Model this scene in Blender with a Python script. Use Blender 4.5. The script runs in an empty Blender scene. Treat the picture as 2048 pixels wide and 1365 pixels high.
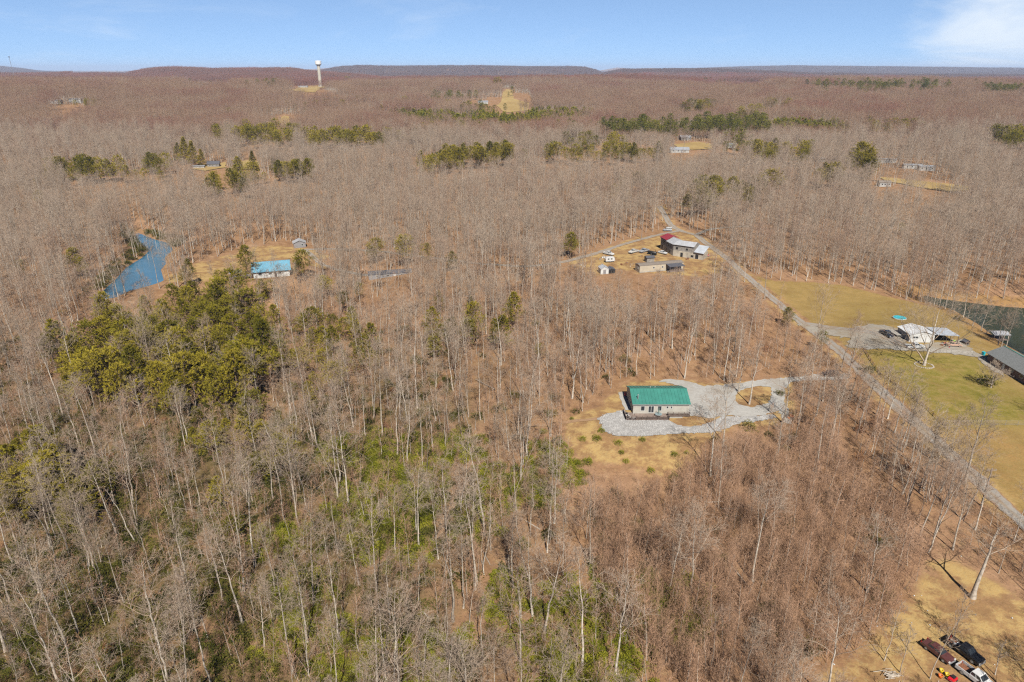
import bpy, bmesh, math, random
import numpy as np
from mathutils import Vector, Matrix
from mathutils.geometry import delaunay_2d_cdt

# ---------------------------------------------------------------- camera, sky, sun, exposure
scene = bpy.context.scene
COL = scene.collection
R = math.radians
FPX, PW, PH = 1365.0, 2048.0, 1365.0          # focal length and frame in photograph pixels
HORIZON = 138.0
PITCH = math.atan((PH / 2 - HORIZON) / FPX)   # the drone's camera looks down by this much
CAMZ = 80.0
cam = bpy.data.cameras.new('camera')
cam_o = bpy.data.objects.new('camera', cam)
COL.objects.link(cam_o)
cam.sensor_width = 36.0
cam.lens = 36.0 * FPX / PW
cam.clip_start, cam.clip_end = 1.0, 80000.0
cam_o.location = (0, 0, CAMZ)
cam_o.rotation_euler = (math.pi / 2 - PITCH, 0, 0)
scene.camera = cam_o

SUN_EL, SUN_AZ = R(47), R(172)                # azimuth from +Y (ahead) clockwise: behind the camera, a little right
world = bpy.data.worlds.new('World')
scene.world = world
world.use_nodes = True
wt = world.node_tree
wt.nodes.clear()
def wn(t, **k):
    n = wt.nodes.new(t)
    for a, b in k.items(): setattr(n, a, b)
    return n
sky = wn('ShaderNodeTexSky', sky_type='NISHITA', sun_disc=False, sun_elevation=SUN_EL, sun_rotation=SUN_AZ,
         altitude=3000.0, air_density=0.5, dust_density=0.0, ozone_density=8.0)
bg = wn('ShaderNodeBackground'); bg.inputs['Strength'].default_value = 0.05
wout = wn('ShaderNodeOutputWorld')
tc = wn('ShaderNodeTexCoord')
# thin cirrus: stretched noise over the whole sky, thicker in one bank to the right of the view
sep = wn('ShaderNodeSeparateXYZ'); wt.links.new(tc.outputs['Generated'], sep.inputs[0])
mp = wn('ShaderNodeMapping'); mp.inputs['Scale'].default_value = (2.2, 2.2, 9.0); mp.inputs['Rotation'].default_value = (0, R(-24), R(20))
wt.links.new(tc.outputs['Generated'], mp.inputs['Vector'])
nz = wn('ShaderNodeTexNoise'); nz.inputs['Scale'].default_value = 2.4; nz.inputs['Detail'].default_value = 7; nz.inputs['Roughness'].default_value = 0.62; nz.inputs['Distortion'].default_value = 0.6
wt.links.new(mp.outputs[0], nz.inputs['Vector'])
dist = wn('ShaderNodeVectorMath', operation='DISTANCE')
CLOUD_DIR = Vector((0.72, 1.087, 0.034)).normalized()
wt.links.new(tc.outputs['Generated'], dist.inputs[0]); dist.inputs[1].default_value = CLOUD_DIR
bank = wn('ShaderNodeMapRange', interpolation_type='SMOOTHSTEP')
bank.inputs['From Min'].default_value = 0.15; bank.inputs['From Max'].default_value = 0.0
bank.inputs['To Min'].default_value = 0.0; bank.inputs['To Max'].default_value = 0.50
wt.links.new(dist.outputs['Value'], bank.inputs['Value'])
add = wn('ShaderNodeMath', operation='ADD'); wt.links.new(nz.outputs[0], add.inputs[0]); wt.links.new(bank.outputs[0], add.inputs[1])
cm = wn('ShaderNodeMapRange', interpolation_type='SMOOTHSTEP')
cm.inputs['From Min'].default_value = 0.52; cm.inputs['From Max'].default_value = 1.12
cm.inputs['To Max'].default_value = 0.85
wt.links.new(add.outputs[0], cm.inputs['Value'])
veil = wn('ShaderNodeMix', data_type='RGBA'); veil.inputs['Factor'].default_value = 0.5; veil.inputs['B'].default_value = (5.3, 8.2, 11.9, 1)   # even high haze
fade = wn('ShaderNodeMapRange'); fade.inputs['From Min'].default_value = 0.0; fade.inputs['From Max'].default_value = 0.42; fade.inputs['To Min'].default_value = 0.55; fade.inputs['To Max'].default_value = 0.0
wt.links.new(sep.outputs['Z'], fade.inputs['Value']); wt.links.new(fade.outputs[0], veil.inputs['Factor'])      # the veil thins out towards the zenith
wt.links.new(sky.outputs[0], veil.inputs['A'])
mixc = wn('ShaderNodeMix', data_type='RGBA'); mixc.inputs['B'].default_value = (9.6, 10.4, 11.2, 1)
wt.links.new(cm.outputs[0], mixc.inputs['Factor'])
wt.links.new(veil.outputs['Result'], mixc.inputs['A'])
wt.links.new(mixc.outputs['Result'], bg.inputs['Color'])
wt.links.new(bg.outputs[0], wout.inputs[0])

sun = bpy.data.lights.new('sun', 'SUN')
sun.energy = 5.0; sun.angle = R(0.53); sun.color = (1.0, 0.95, 0.86)
sun_o = bpy.data.objects.new('sun', sun); COL.objects.link(sun_o)
sdir = Vector((math.sin(SUN_AZ) * math.cos(SUN_EL), math.cos(SUN_AZ) * math.cos(SUN_EL), math.sin(SUN_EL)))
sun_o.rotation_euler = sdir.to_track_quat('Z', 'Y').to_euler()
sun_o.location = (0, 0, 300)

vs = scene.view_settings
vs.view_transform, vs.look, vs.gamma, vs.exposure, vs.use_curve_mapping = 'Standard', 'None', 1.0, 0.92, False
cy = scene.cycles
cy.max_bounces, cy.diffuse_bounces, cy.glossy_bounces, cy.transmission_bounces, cy.transparent_max_bounces = 3, 1, 2, 2, 4
cy.volume_bounces = 0
cy.caustics_reflective = cy.caustics_refractive = False
cy.use_denoising = False
cy.use_adaptive_sampling = False
cy.sample_clamp_indirect = 4.0
cy.filter_width = 1.25
scene.render.use_persistent_data = False

# ---------------------------------------------------------------- numbers and terrain
rng = np.random.default_rng(11)
random.seed(5)
SP, CP = math.sin(PITCH), math.cos(PITCH)

def rays(px, py):
    px, py = np.atleast_1d(np.asarray(px, float)), np.atleast_1d(np.asarray(py, float))
    u, v = (px - PW / 2) / FPX, (py - PH / 2) / FPX
    return np.stack([u, CP - v * SP, -SP - v * CP], 1)

def project(x, y, z):
    zz = z - CAMZ
    d = y * CP - zz * SP
    return PW / 2 + FPX * x / d, PH / 2 - FPX * (y * SP + zz * CP) / d

def plane_at(pts, z):
    p = np.asarray(pts, float)
    d = rays(p[:, 0], p[:, 1])
    t = (z - CAMZ) / d[:, 2]
    return d[:, :2] * t[:, None]

def inside(poly, x, y):
    x, y = np.asarray(x, float), np.asarray(y, float)
    c = np.zeros(x.shape, bool)
    n = len(poly)
    for i in range(n):
        x0, y0 = poly[i]; x1, y1 = poly[(i + 1) % n]
        if y0 == y1: continue
        k = ((y0 > y) != (y1 > y)) & (x < (x1 - x0) * (y - y0) / (y1 - y0) + x0)
        c ^= k
    return c

def edge_distance(poly, x, y):
    m = np.full(np.shape(x), 1e9)
    n = len(poly)
    for i in range(n):
        a = np.asarray(poly[i], float); b = np.asarray(poly[(i + 1) % n], float)
        ab = b - a
        t = np.clip(((x - a[0]) * ab[0] + (y - a[1]) * ab[1]) / max(ab @ ab, 1e-9), 0, 1)
        m = np.minimum(m, np.hypot(x - a[0] - t * ab[0], y - a[1] - t * ab[1]))
    return m

def signed(poly, x, y):                        # negative inside
    d = edge_distance(poly, x, y)
    return np.where(inside(poly, x, y), -d, d)

def sstep(t):
    t = np.clip(t, 0, 1)
    return t * t * (3 - 2 * t)

POND_L_Z, POND_R_Z = -6.0, -4.0
POND_L = plane_at([(268, 462), (305, 478), (338, 487), (346, 500), (330, 515), (332, 528), (322, 540), (328, 562), (300, 572), (255, 584), (222, 600), (203, 597), (206, 582), (232, 558), (254, 534), (284, 516), (297, 503), (276, 482)], POND_L_Z)
POND_R = plane_at([(1836, 588), (1880, 598), (1950, 607), (2010, 614), (2130, 622), (2160, 740), (2050, 712), (2008, 688), (1955, 648), (1905, 620), (1855, 604)], POND_R_Z)

def pads():
    out = []
    for (px, py, z, rad) in ((1322, 822, 0.0, 15), (1380, 498, 0.5, 26), (1320, 535, 0.5, 13), (1850, 690, 0.5, 14), (2010, 740, 0.0, 16), (535, 545, -2.5, 15)):
        p = plane_at([(px, py)], z)[0]
        out.append((p[0], p[1], z, rad))
    return out
PADS = pads()

RIDGES = [   # distance, half-width, [(photo x, photo y of the crest)]
    (3300, 700, [(-900, 140), (0, 148), (110, 147), (140, 143), (190, 142), (270, 143), (290, 138), (335, 135), (370, 135), (420, 138), (470, 137), (560, 137), (585, 137), (600, 140), (680, 147), (760, 155), (1000, 162), (2048, 168), (3000, 168)]),
    (6000, 1000, [(-900, 150), (500, 160), (650, 140), (680, 134), (720, 132), (800, 133), (960, 132), (1050, 134), (1150, 134), (1180, 137), (1205, 146), (1230, 156), (1400, 160), (3000, 160)]),
    (4600, 700, [(-900, 165), (1100, 168), (1180, 160), (1215, 146), (1240, 140), (1330, 138), (1420, 138), (1500, 141), (1620, 147), (1800, 150), (2048, 151), (3000, 151)]),
    (9500, 1500, [(-1500, 132), (0, 133), (40, 137), (75, 142), (110, 145), (600, 150), (1200, 150), (1330, 141), (1400, 137), (1480, 134), (1580, 132), (1800, 134), (2048, 137), (3000, 137)]),
    (17000, 2200, [(-1500, 150), (560, 152), (600, 139), (640, 136), (670, 134), (700, 138), (760, 150), (1150, 150), (1200, 140), (1235, 134), (1262, 137), (1300, 135), (1340, 137), (1500, 133), (1620, 134), (1700, 139), (3000, 150)]),
]

def hgt(x, y):
    x, y = np.asarray(x, float), np.asarray(y, float)
    d = np.hypot(x, np.maximum(y, 0) + 0.15 * np.minimum(y, 0))
    z = 39.0 * sstep((d - 360) / 1150)
    z = z + 1.3 * np.sin(x / 37 + 1.0) * np.cos(y / 43 + .4) + 0.8 * np.sin(x / 19 - y / 23 + 2)
    far = sstep((d - 500) / 900)
    z = z - 24 * sstep((d - 1700) / 2400)
    z = z + far * (7 * np.sin(x / 260 + 1.1) * np.sin(y / 290 + .6) + 3.5 * np.sin(x / 130 - y / 150) + 1.5 * np.sin(x / 75 + y / 95))
    z = z - 7.5 * np.exp(-((x + 95) / 75) ** 2) * sstep((y - 20) / 60) * (1 - sstep((y - 380) / 200))
    for (cx, cy_, cz, rad) in PADS:
        w = 1 - sstep((np.hypot(x - cx, y - cy_) - rad) / 18)
        z = z * (1 - w) + cz * w
    for poly, zp in ((POND_L, POND_L_Z), (POND_R, POND_R_Z)):
        near = (np.hypot(x - poly[:, 0].mean(), y - poly[:, 1].mean()) < 200)
        if near.any():
            s = np.full(x.shape, 99.0)
            s[near] = signed(poly, x[near], y[near])
            w = 1 - sstep(s / 24)
            floor_z = zp + np.clip(s * 0.35, -1.6, 0.9)
            z = z * (1 - w) + floor_z * w
    if not (y > 1500).any(): return z
    # far ridges: crest heights follow the skyline seen from the drone
    az = np.where(y > 1, x / np.maximum(y, 1), 0)
    pxs = PW / 2 + az * (FPX * CP + (PH / 2 - HORIZON) * SP)
    rid = np.zeros(x.shape)
    for (D, W, prof) in RIDGES:
        pr = np.array(prof, float)
        py = np.interp(pxs, pr[:, 0], pr[:, 1])
        crest = CAMZ + y * (HORIZON - py) * 0.000632 - 15
        w = np.exp(-((np.maximum(y, 0) - D) / W) ** 2)
        rid = np.maximum(rid, np.clip(crest - z, 0, 400) * w)
    z = z + np.where(y > 1500, rid, 0)
    return z

def G(px, py=None, many=False):
    """ground point seen at a photograph pixel"""
    if py is None:
        pts = np.asarray(px, float)
    else:
        pts = np.array([[px, py]], float)
    d = rays(pts[:, 0], pts[:, 1])
    ts = np.geomspace(50, 30000, 170)
    best = np.full(len(pts), 30000.0); lo = np.full(len(pts), 50.0); found = np.zeros(len(pts), bool)
    prev = 50.0
    for t in ts:
        below = (CAMZ + d[:, 2] * t) < hgt(d[:, 0] * t, d[:, 1] * t)
        new = below & ~found
        best[new] = t; lo[new] = prev
        found |= new
        prev = t
        if found.all(): break
    hi = best.copy()
    for _ in range(24):
        mid = (lo + hi) / 2
        below = (CAMZ + d[:, 2] * mid) < hgt(d[:, 0] * mid, d[:, 1] * mid)
        hi = np.where(below, mid, hi); lo = np.where(below, lo, mid)
    out = d[:, :2] * hi[:, None]
    return out if py is None else Vector((out[0, 0], out[0, 1], float(hgt(np.array([out[0, 0]]), np.array([out[0, 1]]))[0])))

def hz(x, y):
    return float(hgt(np.array([float(x)]), np.array([float(y)]))[0])

# ---------------------------------------------------------------- mesh and tagging helpers
def tag(o, label=None, cat=None, group=None, kind=None):
    if label: o['label'] = label
    if cat: o['category'] = cat
    if group: o['group'] = group
    if kind: o['kind'] = kind
    return o

def empty(name, loc=(0, 0, 0), rz=0.0):
    o = bpy.data.objects.new(name, None); COL.objects.link(o)
    o.location = loc; o.rotation_euler = (0, 0, rz); o.empty_display_size = 0.3
    return o

def link(name, me, mat=None, parent=None):
    if mat is not None and not me.materials: me.materials.append(mat)
    o = bpy.data.objects.new(name, me); COL.objects.link(o)
    if parent is not None: o.parent = parent
    return o

def np_mesh(name, verts, faces_flat, sizes):
    me = bpy.data.meshes.new(name)
    verts = np.asarray(verts, np.float32)
    me.vertices.add(len(verts)); me.vertices.foreach_set('co', verts.ravel())
    me.loops.add(len(faces_flat)); me.loops.foreach_set('vertex_index', np.asarray(faces_flat, np.int32))
    sizes = np.asarray(sizes, np.int32)
    me.polygons.add(len(sizes))
    me.polygons.foreach_set('loop_start', np.concatenate([[0], np.cumsum(sizes)[:-1]]).astype(np.int32))
    me.polygons.foreach_set('loop_total', sizes)
    me.update(calc_edges=True)
    return me

class MB:
    """collects simple solids into one mesh"""
    def __init__(self): self.v, self.f = [], []
    def add(self, vs, fs):
        k = len(self.v); self.v += [tuple(p) for p in vs]; self.f += [tuple(i + k for i in f) for f in fs]; return self
    def box(self, x0, y0, z0, x1, y1, z1):
        return self.add([(x0, y0, z0), (x1, y0, z0), (x1, y1, z0), (x0, y1, z0), (x0, y0, z1), (x1, y0, z1), (x1, y1, z1), (x0, y1, z1)],
                        [(3, 2, 1, 0), (4, 5, 6, 7), (0, 1, 5, 4), (1, 2, 6, 5), (2, 3, 7, 6), (3, 0, 4, 7)])
    def loft(self, rings, cap=True):
        n = len(rings[0]); k = len(self.v)
        for r in rings: self.v += [tuple(p) for p in r]
        for a in range(len(rings) - 1):
            for i in range(n):
                j = (i + 1) % n
                self.f.append((k + a * n + i, k + a * n + j, k + (a + 1) * n + j, k + (a + 1) * n + i))
        if cap:
            self.f.append(tuple(k + i for i in reversed(range(n))))
            self.f.append(tuple(k + (len(rings) - 1) * n + i for i in range(n)))
        return self
    def prism(self, poly, z0, z1):
        return self.loft([[(x, y, z0) for x, y in poly], [(x, y, z1) for x, y in poly]])
    def side(self, prof, y0, y1):              # profile in x,z extruded along y
        return self.loft([[(x, y1, z) for x, z in prof], [(x, y0, z) for x, z in prof]])
    def slab(self, quad, t):                   # four corners thickened downward along the normal
        q = [Vector(p) for p in quad]
        n = (q[1] - q[0]).cross(q[2] - q[0]).normalized() * t
        if n.z < 0: n = -n
        return self.add([p for p in q] + [p - n for p in q], [(0, 1, 2, 3), (7, 6, 5, 4), (0, 4, 5, 1), (1, 5, 6, 2), (2, 6, 7, 3), (3, 7, 4, 0)])
    def tube(self, p0, p1, r0, r1=None, n=8):
        r1 = r0 if r1 is None else r1
        p0, p1 = Vector(p0), Vector(p1)
        d = (p1 - p0).normalized()
        a = d.cross(Vector((0, 0, 1)) if abs(d.z) < .9 else Vector((1, 0, 0))).normalized(); b = d.cross(a)
        ring = lambda p, r: [p + (a * math.cos(2 * math.pi * i / n) + b * math.sin(2 * math.pi * i / n)) * r for i in range(n)]
        return self.loft([ring(p0, r0), ring(p1, r1)])
    def lathe(self, prof, n=20, c=(0, 0)):
        return self.loft([[(c[0] + r * math.cos(2 * math.pi * i / n), c[1] + r * math.sin(2 * math.pi * i / n), z) for i in range(n)] for r, z in prof])
    def mesh(self, name, smooth=False):
        me = bpy.data.meshes.new(name); me.from_pydata(self.v, [], self.f); me.update()
        bm = bmesh.new(); bm.from_mesh(me); bmesh.ops.recalc_face_normals(bm, faces=bm.faces); bm.to_mesh(me); bm.free()
        if smooth: me.polygons.foreach_set('use_smooth', [True] * len(me.polygons))
        return me
    def build(self, name, mat, parent=None, smooth=False, bevel=0):
        me = self.mesh(name, smooth)
        if bevel:
            bm = bmesh.new(); bm.from_mesh(me)
            bmesh.ops.bevel(bm, geom=bm.edges[:], offset=bevel, segments=2, affect='EDGES', profile=.6)
            bm.to_mesh(me); bm.free()
        return link(name, me, mat, parent)

def copy_tree(o, parent=None):
    c = o.copy(); COL.objects.link(c)
    if parent is not None: c.parent = parent
    for ch in KIDS.get(o.name, o.children): copy_tree(ch, c)
    return c
KIDS = {}

# ---------------------------------------------------------------- materials
class NT:
    def __init__(self, name):
        self.m = bpy.data.materials.new(name); self.m.use_nodes = True
        self.t = self.m.node_tree; self.t.nodes.clear()
        self.out = self.n('ShaderNodeOutputMaterial')
    def n(self, t, **k):
        nd = self.t.nodes.new(t)
        for a, b in k.items(): setattr(nd, a, b)
        return nd
    def l(self, a, b): self.t.links.new(a, b)
    def pos(self): return self.n('ShaderNodeNewGeometry').outputs['Position']
    def obj(self): return self.n('ShaderNodeTexCoord').outputs['Object']
    def noise(self, vec, scale, detail=3, rough=.55):
        nd = self.n('ShaderNodeTexNoise'); self.l(vec, nd.inputs['Vector'])
        nd.inputs['Scale'].default_value = scale; nd.inputs['Detail'].default_value = detail; nd.inputs['Roughness'].default_value = rough
        return nd.outputs[0]
    def ramp(self, fac, stops):
        nd = self.n('ShaderNodeValToRGB'); self.l(fac, nd.inputs[0])
        e = nd.color_ramp.elements
        while len(e) < len(stops): e.new(.5)
        for i, (p, c) in enumerate(stops): e[i].position = p; e[i].color = (*c, 1) if len(c) == 3 else c
        return nd.outputs[0]
    def mix(self, fac, a, b, mode='MIX'):
        nd = self.n('ShaderNodeMix', data_type='RGBA', blend_type=mode)
        for s, v in (('Factor', fac), ('A', a), ('B', b)):
            if hasattr(v, 'is_linked') or hasattr(v, 'links'): self.l(v, nd.inputs[s])
            elif s == 'Factor': nd.inputs[s].default_value = v
            else: nd.inputs[s].default_value = (*v, 1)
        return nd.outputs['Result']
    def math(self, op, a, b=None):
        nd = self.n('ShaderNodeMath', operation=op)
        for i, v in enumerate((a, b)):
            if v is None: continue
            if hasattr(v, 'links'): self.l(v, nd.inputs[i])
            else: nd.inputs[i].default_value = v
        return nd.outputs[0]
    def rng(self, v, a, b, c=0, d=1):
        nd = self.n('ShaderNodeMapRange', interpolation_type='SMOOTHSTEP'); self.l(v, nd.inputs[0])
        for i, q in enumerate((a, b, c, d)): nd.inputs[i + 1].default_value = q
        return nd.outputs[0]
    def attr(self, name):
        return self.n('ShaderNodeAttribute', attribute_name=name).outputs['Fac']
    def diffuse(self, col, bump=None, strength=.5, dist=.05):
        s = self.n('ShaderNodeBsdfDiffuse')
        if hasattr(col, 'links'): self.l(col, s.inputs[0])
        else: s.inputs[0].default_value = (*col, 1)
        if bump is not None:
            b = self.n('ShaderNodeBump'); b.inputs['Strength'].default_value = strength; b.inputs['Distance'].default_value = dist
            self.l(bump, b.inputs['Height']); self.l(b.outputs[0], s.inputs['Normal'])
        self.l(s.outputs[0], self.out.inputs[0]); return self.m
    def principled(self, col, rough=.6, metal=0, spec=.4, bump=None, strength=.3, dist=.02, alpha=None):
        s = self.n('ShaderNodeBsdfPrincipled')
        if hasattr(col, 'links'): self.l(col, s.inputs['Base Color'])
        else: s.inputs['Base Color'].default_value = (*col, 1)
        s.inputs['Roughness'].default_value = rough; s.inputs['Metallic'].default_value = metal; s.inputs['Specular IOR Level'].default_value = spec
        if bump is not None:
            b = self.n('ShaderNodeBump'); b.inputs['Strength'].default_value = strength; b.inputs['Distance'].default_value = dist
            self.l(bump, b.inputs['Height']); self.l(b.outputs[0], s.inputs['Normal'])
        self.l(s.outputs[0], self.out.inputs[0]); return self.m

def paint(name, c, rough=.5, vary=.18, scale=1.5, metal=0, spec=.4):
    k = NT(name); o = k.obj()
    f = k.noise(o, scale, 4)
    lo, hi = tuple(v * (1 - vary) for v in c), tuple(min(1, v * (1 + vary)) for v in c)
    return k.principled(k.ramp(f, [(.3, lo), (.7, hi)]), rough, metal, spec)

def bark_mat(name, stops, seedscale=.9):
    k = NT(name)
    r = k.n('ShaderNodeObjectInfo').outputs['Random']
    patch = k.noise(k.pos(), .018, 3)
    wide = k.noise(k.pos(), .0035, 3)
    f = k.math('ADD', k.math('ADD', k.math('MULTIPLY', r, .5), k.math('MULTIPLY', patch, .4)), k.math('MULTIPLY', k.math('SUBTRACT', wide, .35), .7))
    c = k.ramp(f, stops)
    n = k.noise(k.pos(), 2.2, 2)
    c2 = k.mix(k.rng(n, .35, .7, 0, .5), c, (.085, .07, .055))
    return k.diffuse(c2)

def leaf_mat(name, stops, trans=.25):
    k = NT(name)
    r = k.n('ShaderNodeObjectInfo').outputs['Random']
    n = k.noise(k.pos(), .55, 3)
    c = k.ramp(k.math('ADD', k.math('MULTIPLY', r, .75), k.math('MULTIPLY', n, .4)), stops)
    d = k.n('ShaderNodeBsdfDiffuse'); t = k.n('ShaderNodeBsdfTranslucent'); m = k.n('ShaderNodeMixShader'); m.inputs[0].default_value = trans
    k.l(c, d.inputs[0]); k.l(c, t.inputs[0]); k.l(d.outputs[0], m.inputs[1]); k.l(t.outputs[0], m.inputs[2]); k.l(m.outputs[0], k.out.inputs[0])
    return k.m
# ---------------------------------------------------------------- layout read off the photograph, as ground outlines
def P6(pts): return [(1150 + x / 5.12, 420 + y / 5.12) for x, y in pts]        # outlines noted on enlarged views
def P8(pts): return [(1100 + x / 3.413, 720 + y / 3.413) for x, y in pts]
def P7(pts): return [(1500 + x / 3.737, 420 + y / 3.737) for x, y in pts]
def P3(pts): return [(1700 + x / 5.152, 1100 + y / 5.152) for x, y in pts]
def PL(pts): return [(x / 2.926, 400 + y / 2.926) for x, y in pts]
def PA(pts): return [(x / 2.926, 80 + y / 2.926) for x, y in pts]
def PB(pts): return [(650 + x / 2.926, 80 + y / 2.926) for x, y in pts]
def PC(pts): return [(1300 + x / 2.738, 80 + y / 2.738) for x, y in pts]

DRIVE = P8([(740, 150), (800, 136), (900, 140), (960, 155), (1060, 182), (1180, 172), (1330, 150), (1460, 135), (1700, 118), (1850, 100), (2030, 92), (2030, 135), (1800, 140), (1660, 150), (1620, 175), (1600, 240), (1610, 320), (1655, 400), (1650, 440), (1600, 430), (1560, 345), (1500, 372), (1380, 390), (1200, 385), (1080, 400), (960, 385), (930, 370), (950, 300), (900, 180), (830, 165)])
ISLAND = P8([(1262, 245), (1290, 215), (1360, 195), (1440, 178), (1505, 188), (1520, 225), (1508, 280), (1450, 310), (1390, 322), (1320, 318), (1275, 290)])
SIDE_PAD = P8([(468, 222), (500, 218), (545, 250), (570, 345), (520, 345), (490, 300), (475, 260)])
RIPRAP = P8([(333, 400), (360, 378), (430, 365), (505, 345), (560, 395), (800, 405), (840, 440), (860, 462), (1000, 470), (1100, 428), (1180, 392), (1380, 392), (1510, 372), (1545, 398), (1300, 432), (1180, 480), (1100, 500), (900, 505), (780, 512), (620, 528), (460, 520), (395, 505), (360, 465), (345, 430)])
MOUND = P8([(822, 400), (900, 388), (1000, 390), (1090, 408), (1060, 438), (1000, 458), (900, 455), (850, 438)])
LOT = P8([(90, 420), (300, 340), (440, 230), (500, 180), (560, 150), (740, 140), (960, 140), (1100, 165), (1350, 150), (1640, 120), (1680, 430), (1560, 440), (1300, 450), (1180, 500), (1090, 560), (1010, 640), (1000, 700), (880, 720), (780, 780), (660, 800), (600, 760), (480, 700), (330, 690), (200, 700), (120, 560)])
OPEN_R = [(1500, 548), (1548, 563), (1628, 565), (1690, 572), (1768, 592), (1835, 607), (1901, 624), (1955, 655), (2010, 697), (2050, 716), (2160, 760), (2200, 1160), (2070, 1050), (1985, 975), (1905, 895), (1850, 847), (1790, 787), (1745, 742), (1705, 700), (1645, 662), (1585, 615), (1535, 575)]
YARD_R = [(1595, 650), (1640, 655), (1700, 658), (1745, 648), (1800, 660), (1818, 690), (1870, 688), (1925, 680), (1950, 706), (1985, 720), (2010, 752), (1990, 745), (1955, 716), (1880, 705), (1800, 700), (1730, 699), (1690, 695), (1700, 678), (1640, 668)]
LAWN = [(1735, 704), (1800, 703), (1880, 709), (1945, 712), (1985, 740), (2010, 770), (2080, 800), (2100, 850), (1900, 850), (1835, 805), (1780, 752)]
BARN_YARD = P6([(0, 490), (260, 410), (600, 290), (900, 240), (1010, 235), (1150, 215), (1290, 320), (1400, 440), (1510, 560), (1500, 650), (1300, 690), (1100, 665), (650, 655), (420, 600), (240, 680), (60, 640), (-60, 560)])
BLUE_YARD = PL([(965, 470), (1010, 430), (1180, 360), (1330, 325), (1480, 275), (1640, 262), (1790, 285), (1930, 330), (1900, 420), (1740, 360), (1700, 420), (1500, 470), (1290, 480), (1120, 490), (1000, 505)])
JUNK = P3([(-400, 1400), (-60, 1160), (150, 1010), (330, 860), (470, 660), (620, 600), (700, 420), (780, 200), (830, 120), (1000, 110), (1250, 190), (1450, 310), (1640, 420), (1760, 500), (1900, 620), (2100, 800), (2200, 1500), (400, 1600)])
THICKET = [(1230, 985), (1330, 960), (1420, 905), (1560, 885), (1650, 885), (1730, 960), (1800, 1050), (1850, 1110), (1790, 1240), (1700, 1300), (1610, 1385), (1380, 1400), (1240, 1300), (1180, 1150), (1180, 1040)]
ROAD_MAIN = [(1318, 412), (1330, 432), (1340, 450), (1360, 462), (1392, 470), (1408, 484), (1430, 500), (1452, 515), (1490, 551), (1545, 597), (1605, 648), (1655, 682), (1700, 722), (1750, 772), (1800, 818), (1850, 862), (1920, 927), (1990, 995), (2070, 1068), (2160, 1145)]
ROAD_WEST = [(1360, 462), (1330, 467), (1295, 476), (1240, 491), (1200, 505), (1160, 516), (1122, 526), (1051, 535), (963, 529), (887, 518), (830, 512), (773, 504), (700, 500), (650, 498), (600, 500)]
ROAD_EAST = [(1392, 470), (1412, 460), (1445, 456), (1500, 452)]
BLUE_DRIVE = [(610, 500), (625, 512), (640, 528), (665, 538), (700, 545), (735, 552), (800, 550)]
YARD_DRIVE = [(1605, 648), (1650, 652), (1700, 660), (1760, 668), (1800, 690)]
TRACK = [(1160, 528), (1110, 540), (1060, 552), (1008, 561), (949, 579), (880, 597), (811, 614), (760, 632), (723, 645)]
TRACK_HOUSE = [(1240, 832), (1190, 840), (1120, 846), (1060, 853), (1010, 858), (960, 870)]
WASH = [(940, 925), (925, 960), (905, 1005), (885, 1050), (874, 1078)]

def polyline_ground(pts, step=2.0):
    g = G(np.array(pts, float))
    out = []
    for a, b in zip(g[:-1], g[1:]):
        k = max(1, int(np.hypot(*(b - a)) / step))
        for i in range(k): out.append(a + (b - a) * i / k)
    out.append(g[-1])
    o = np.array(out)
    for _ in range(6):                                   # round the bends
        o[1:-1] = (o[:-2] + 2 * o[1:-1] + o[2:]) / 4
    return o

GP = {n: G(np.array(p, float)) for n, p in dict(DRIVE=DRIVE, ISLAND=ISLAND, SIDE_PAD=SIDE_PAD, RIPRAP=RIPRAP, MOUND=MOUND, LOT=LOT, OPEN_R=OPEN_R, YARD_R=YARD_R, LAWN=LAWN, BARN_YARD=BARN_YARD, BLUE_YARD=BLUE_YARD, JUNK=JUNK, THICKET=THICKET).items()}
LINES = {'main': (polyline_ground(ROAD_MAIN), 3.6), 'west': (polyline_ground(ROAD_WEST), 3.0), 'east': (polyline_ground(ROAD_EAST), 2.8), 'blue': (polyline_ground(BLUE_DRIVE), 2.6),
         'yard': (polyline_ground(YARD_DRIVE), 3.2), 'track': (polyline_ground(TRACK), 2.2), 'house': (polyline_ground(TRACK_HOUSE), 1.2), 'wash': (polyline_ground(WASH), 1.7)}

def line_distance(line, x, y):
    m = np.full(np.shape(x), 1e9)
    for i in range(0, len(line) - 1, 2):
        a = line[i]; b = line[min(i + 2, len(line) - 1)]
        ab = b - a
        t = np.clip(((x - a[0]) * ab[0] + (y - a[1]) * ab[1]) / max(ab @ ab, 1e-9), 0, 1)
        m = np.minimum(m, np.hypot(x - a[0] - t * ab[0], y - a[1] - t * ab[1]))
    return m

# ---------------------------------------------------------------- ground sheet
def axis(fine0, fine1, step, lo, hi, growth=1.05):
    mid = list(np.arange(fine0, fine1 + .01, step))
    s, up = step, [mid[-1]]
    while up[-1] < hi: s *= growth; up.append(up[-1] + s)
    s, dn = step, [mid[0]]
    while dn[-1] > lo: s *= growth; dn.append(dn[-1] - s)
    return np.array(dn[::-1][:-1] + mid + up[1:])
AX = axis(-230, 250, 2.5, -26000, 26000)
AY = axis(40, 460, 2.5, -4000, 26000)
gx, gy = np.meshgrid(AX, AY)
gz = hgt(gx, gy)
nxg, nyg = len(AX), len(AY)
idx = np.arange(nxg * nyg).reshape(nyg, nxg)
quads = np.stack([idx[:-1, :-1], idx[:-1, 1:], idx[1:, 1:], idx[1:, :-1]], -1).reshape(-1, 4)
me = np_mesh('ground', np.stack([gx, gy, gz], -1).reshape(-1, 3), quads.ravel(), np.full(len(quads), 4))
me.polygons.foreach_set('use_smooth', np.ones(len(quads), bool))
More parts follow.
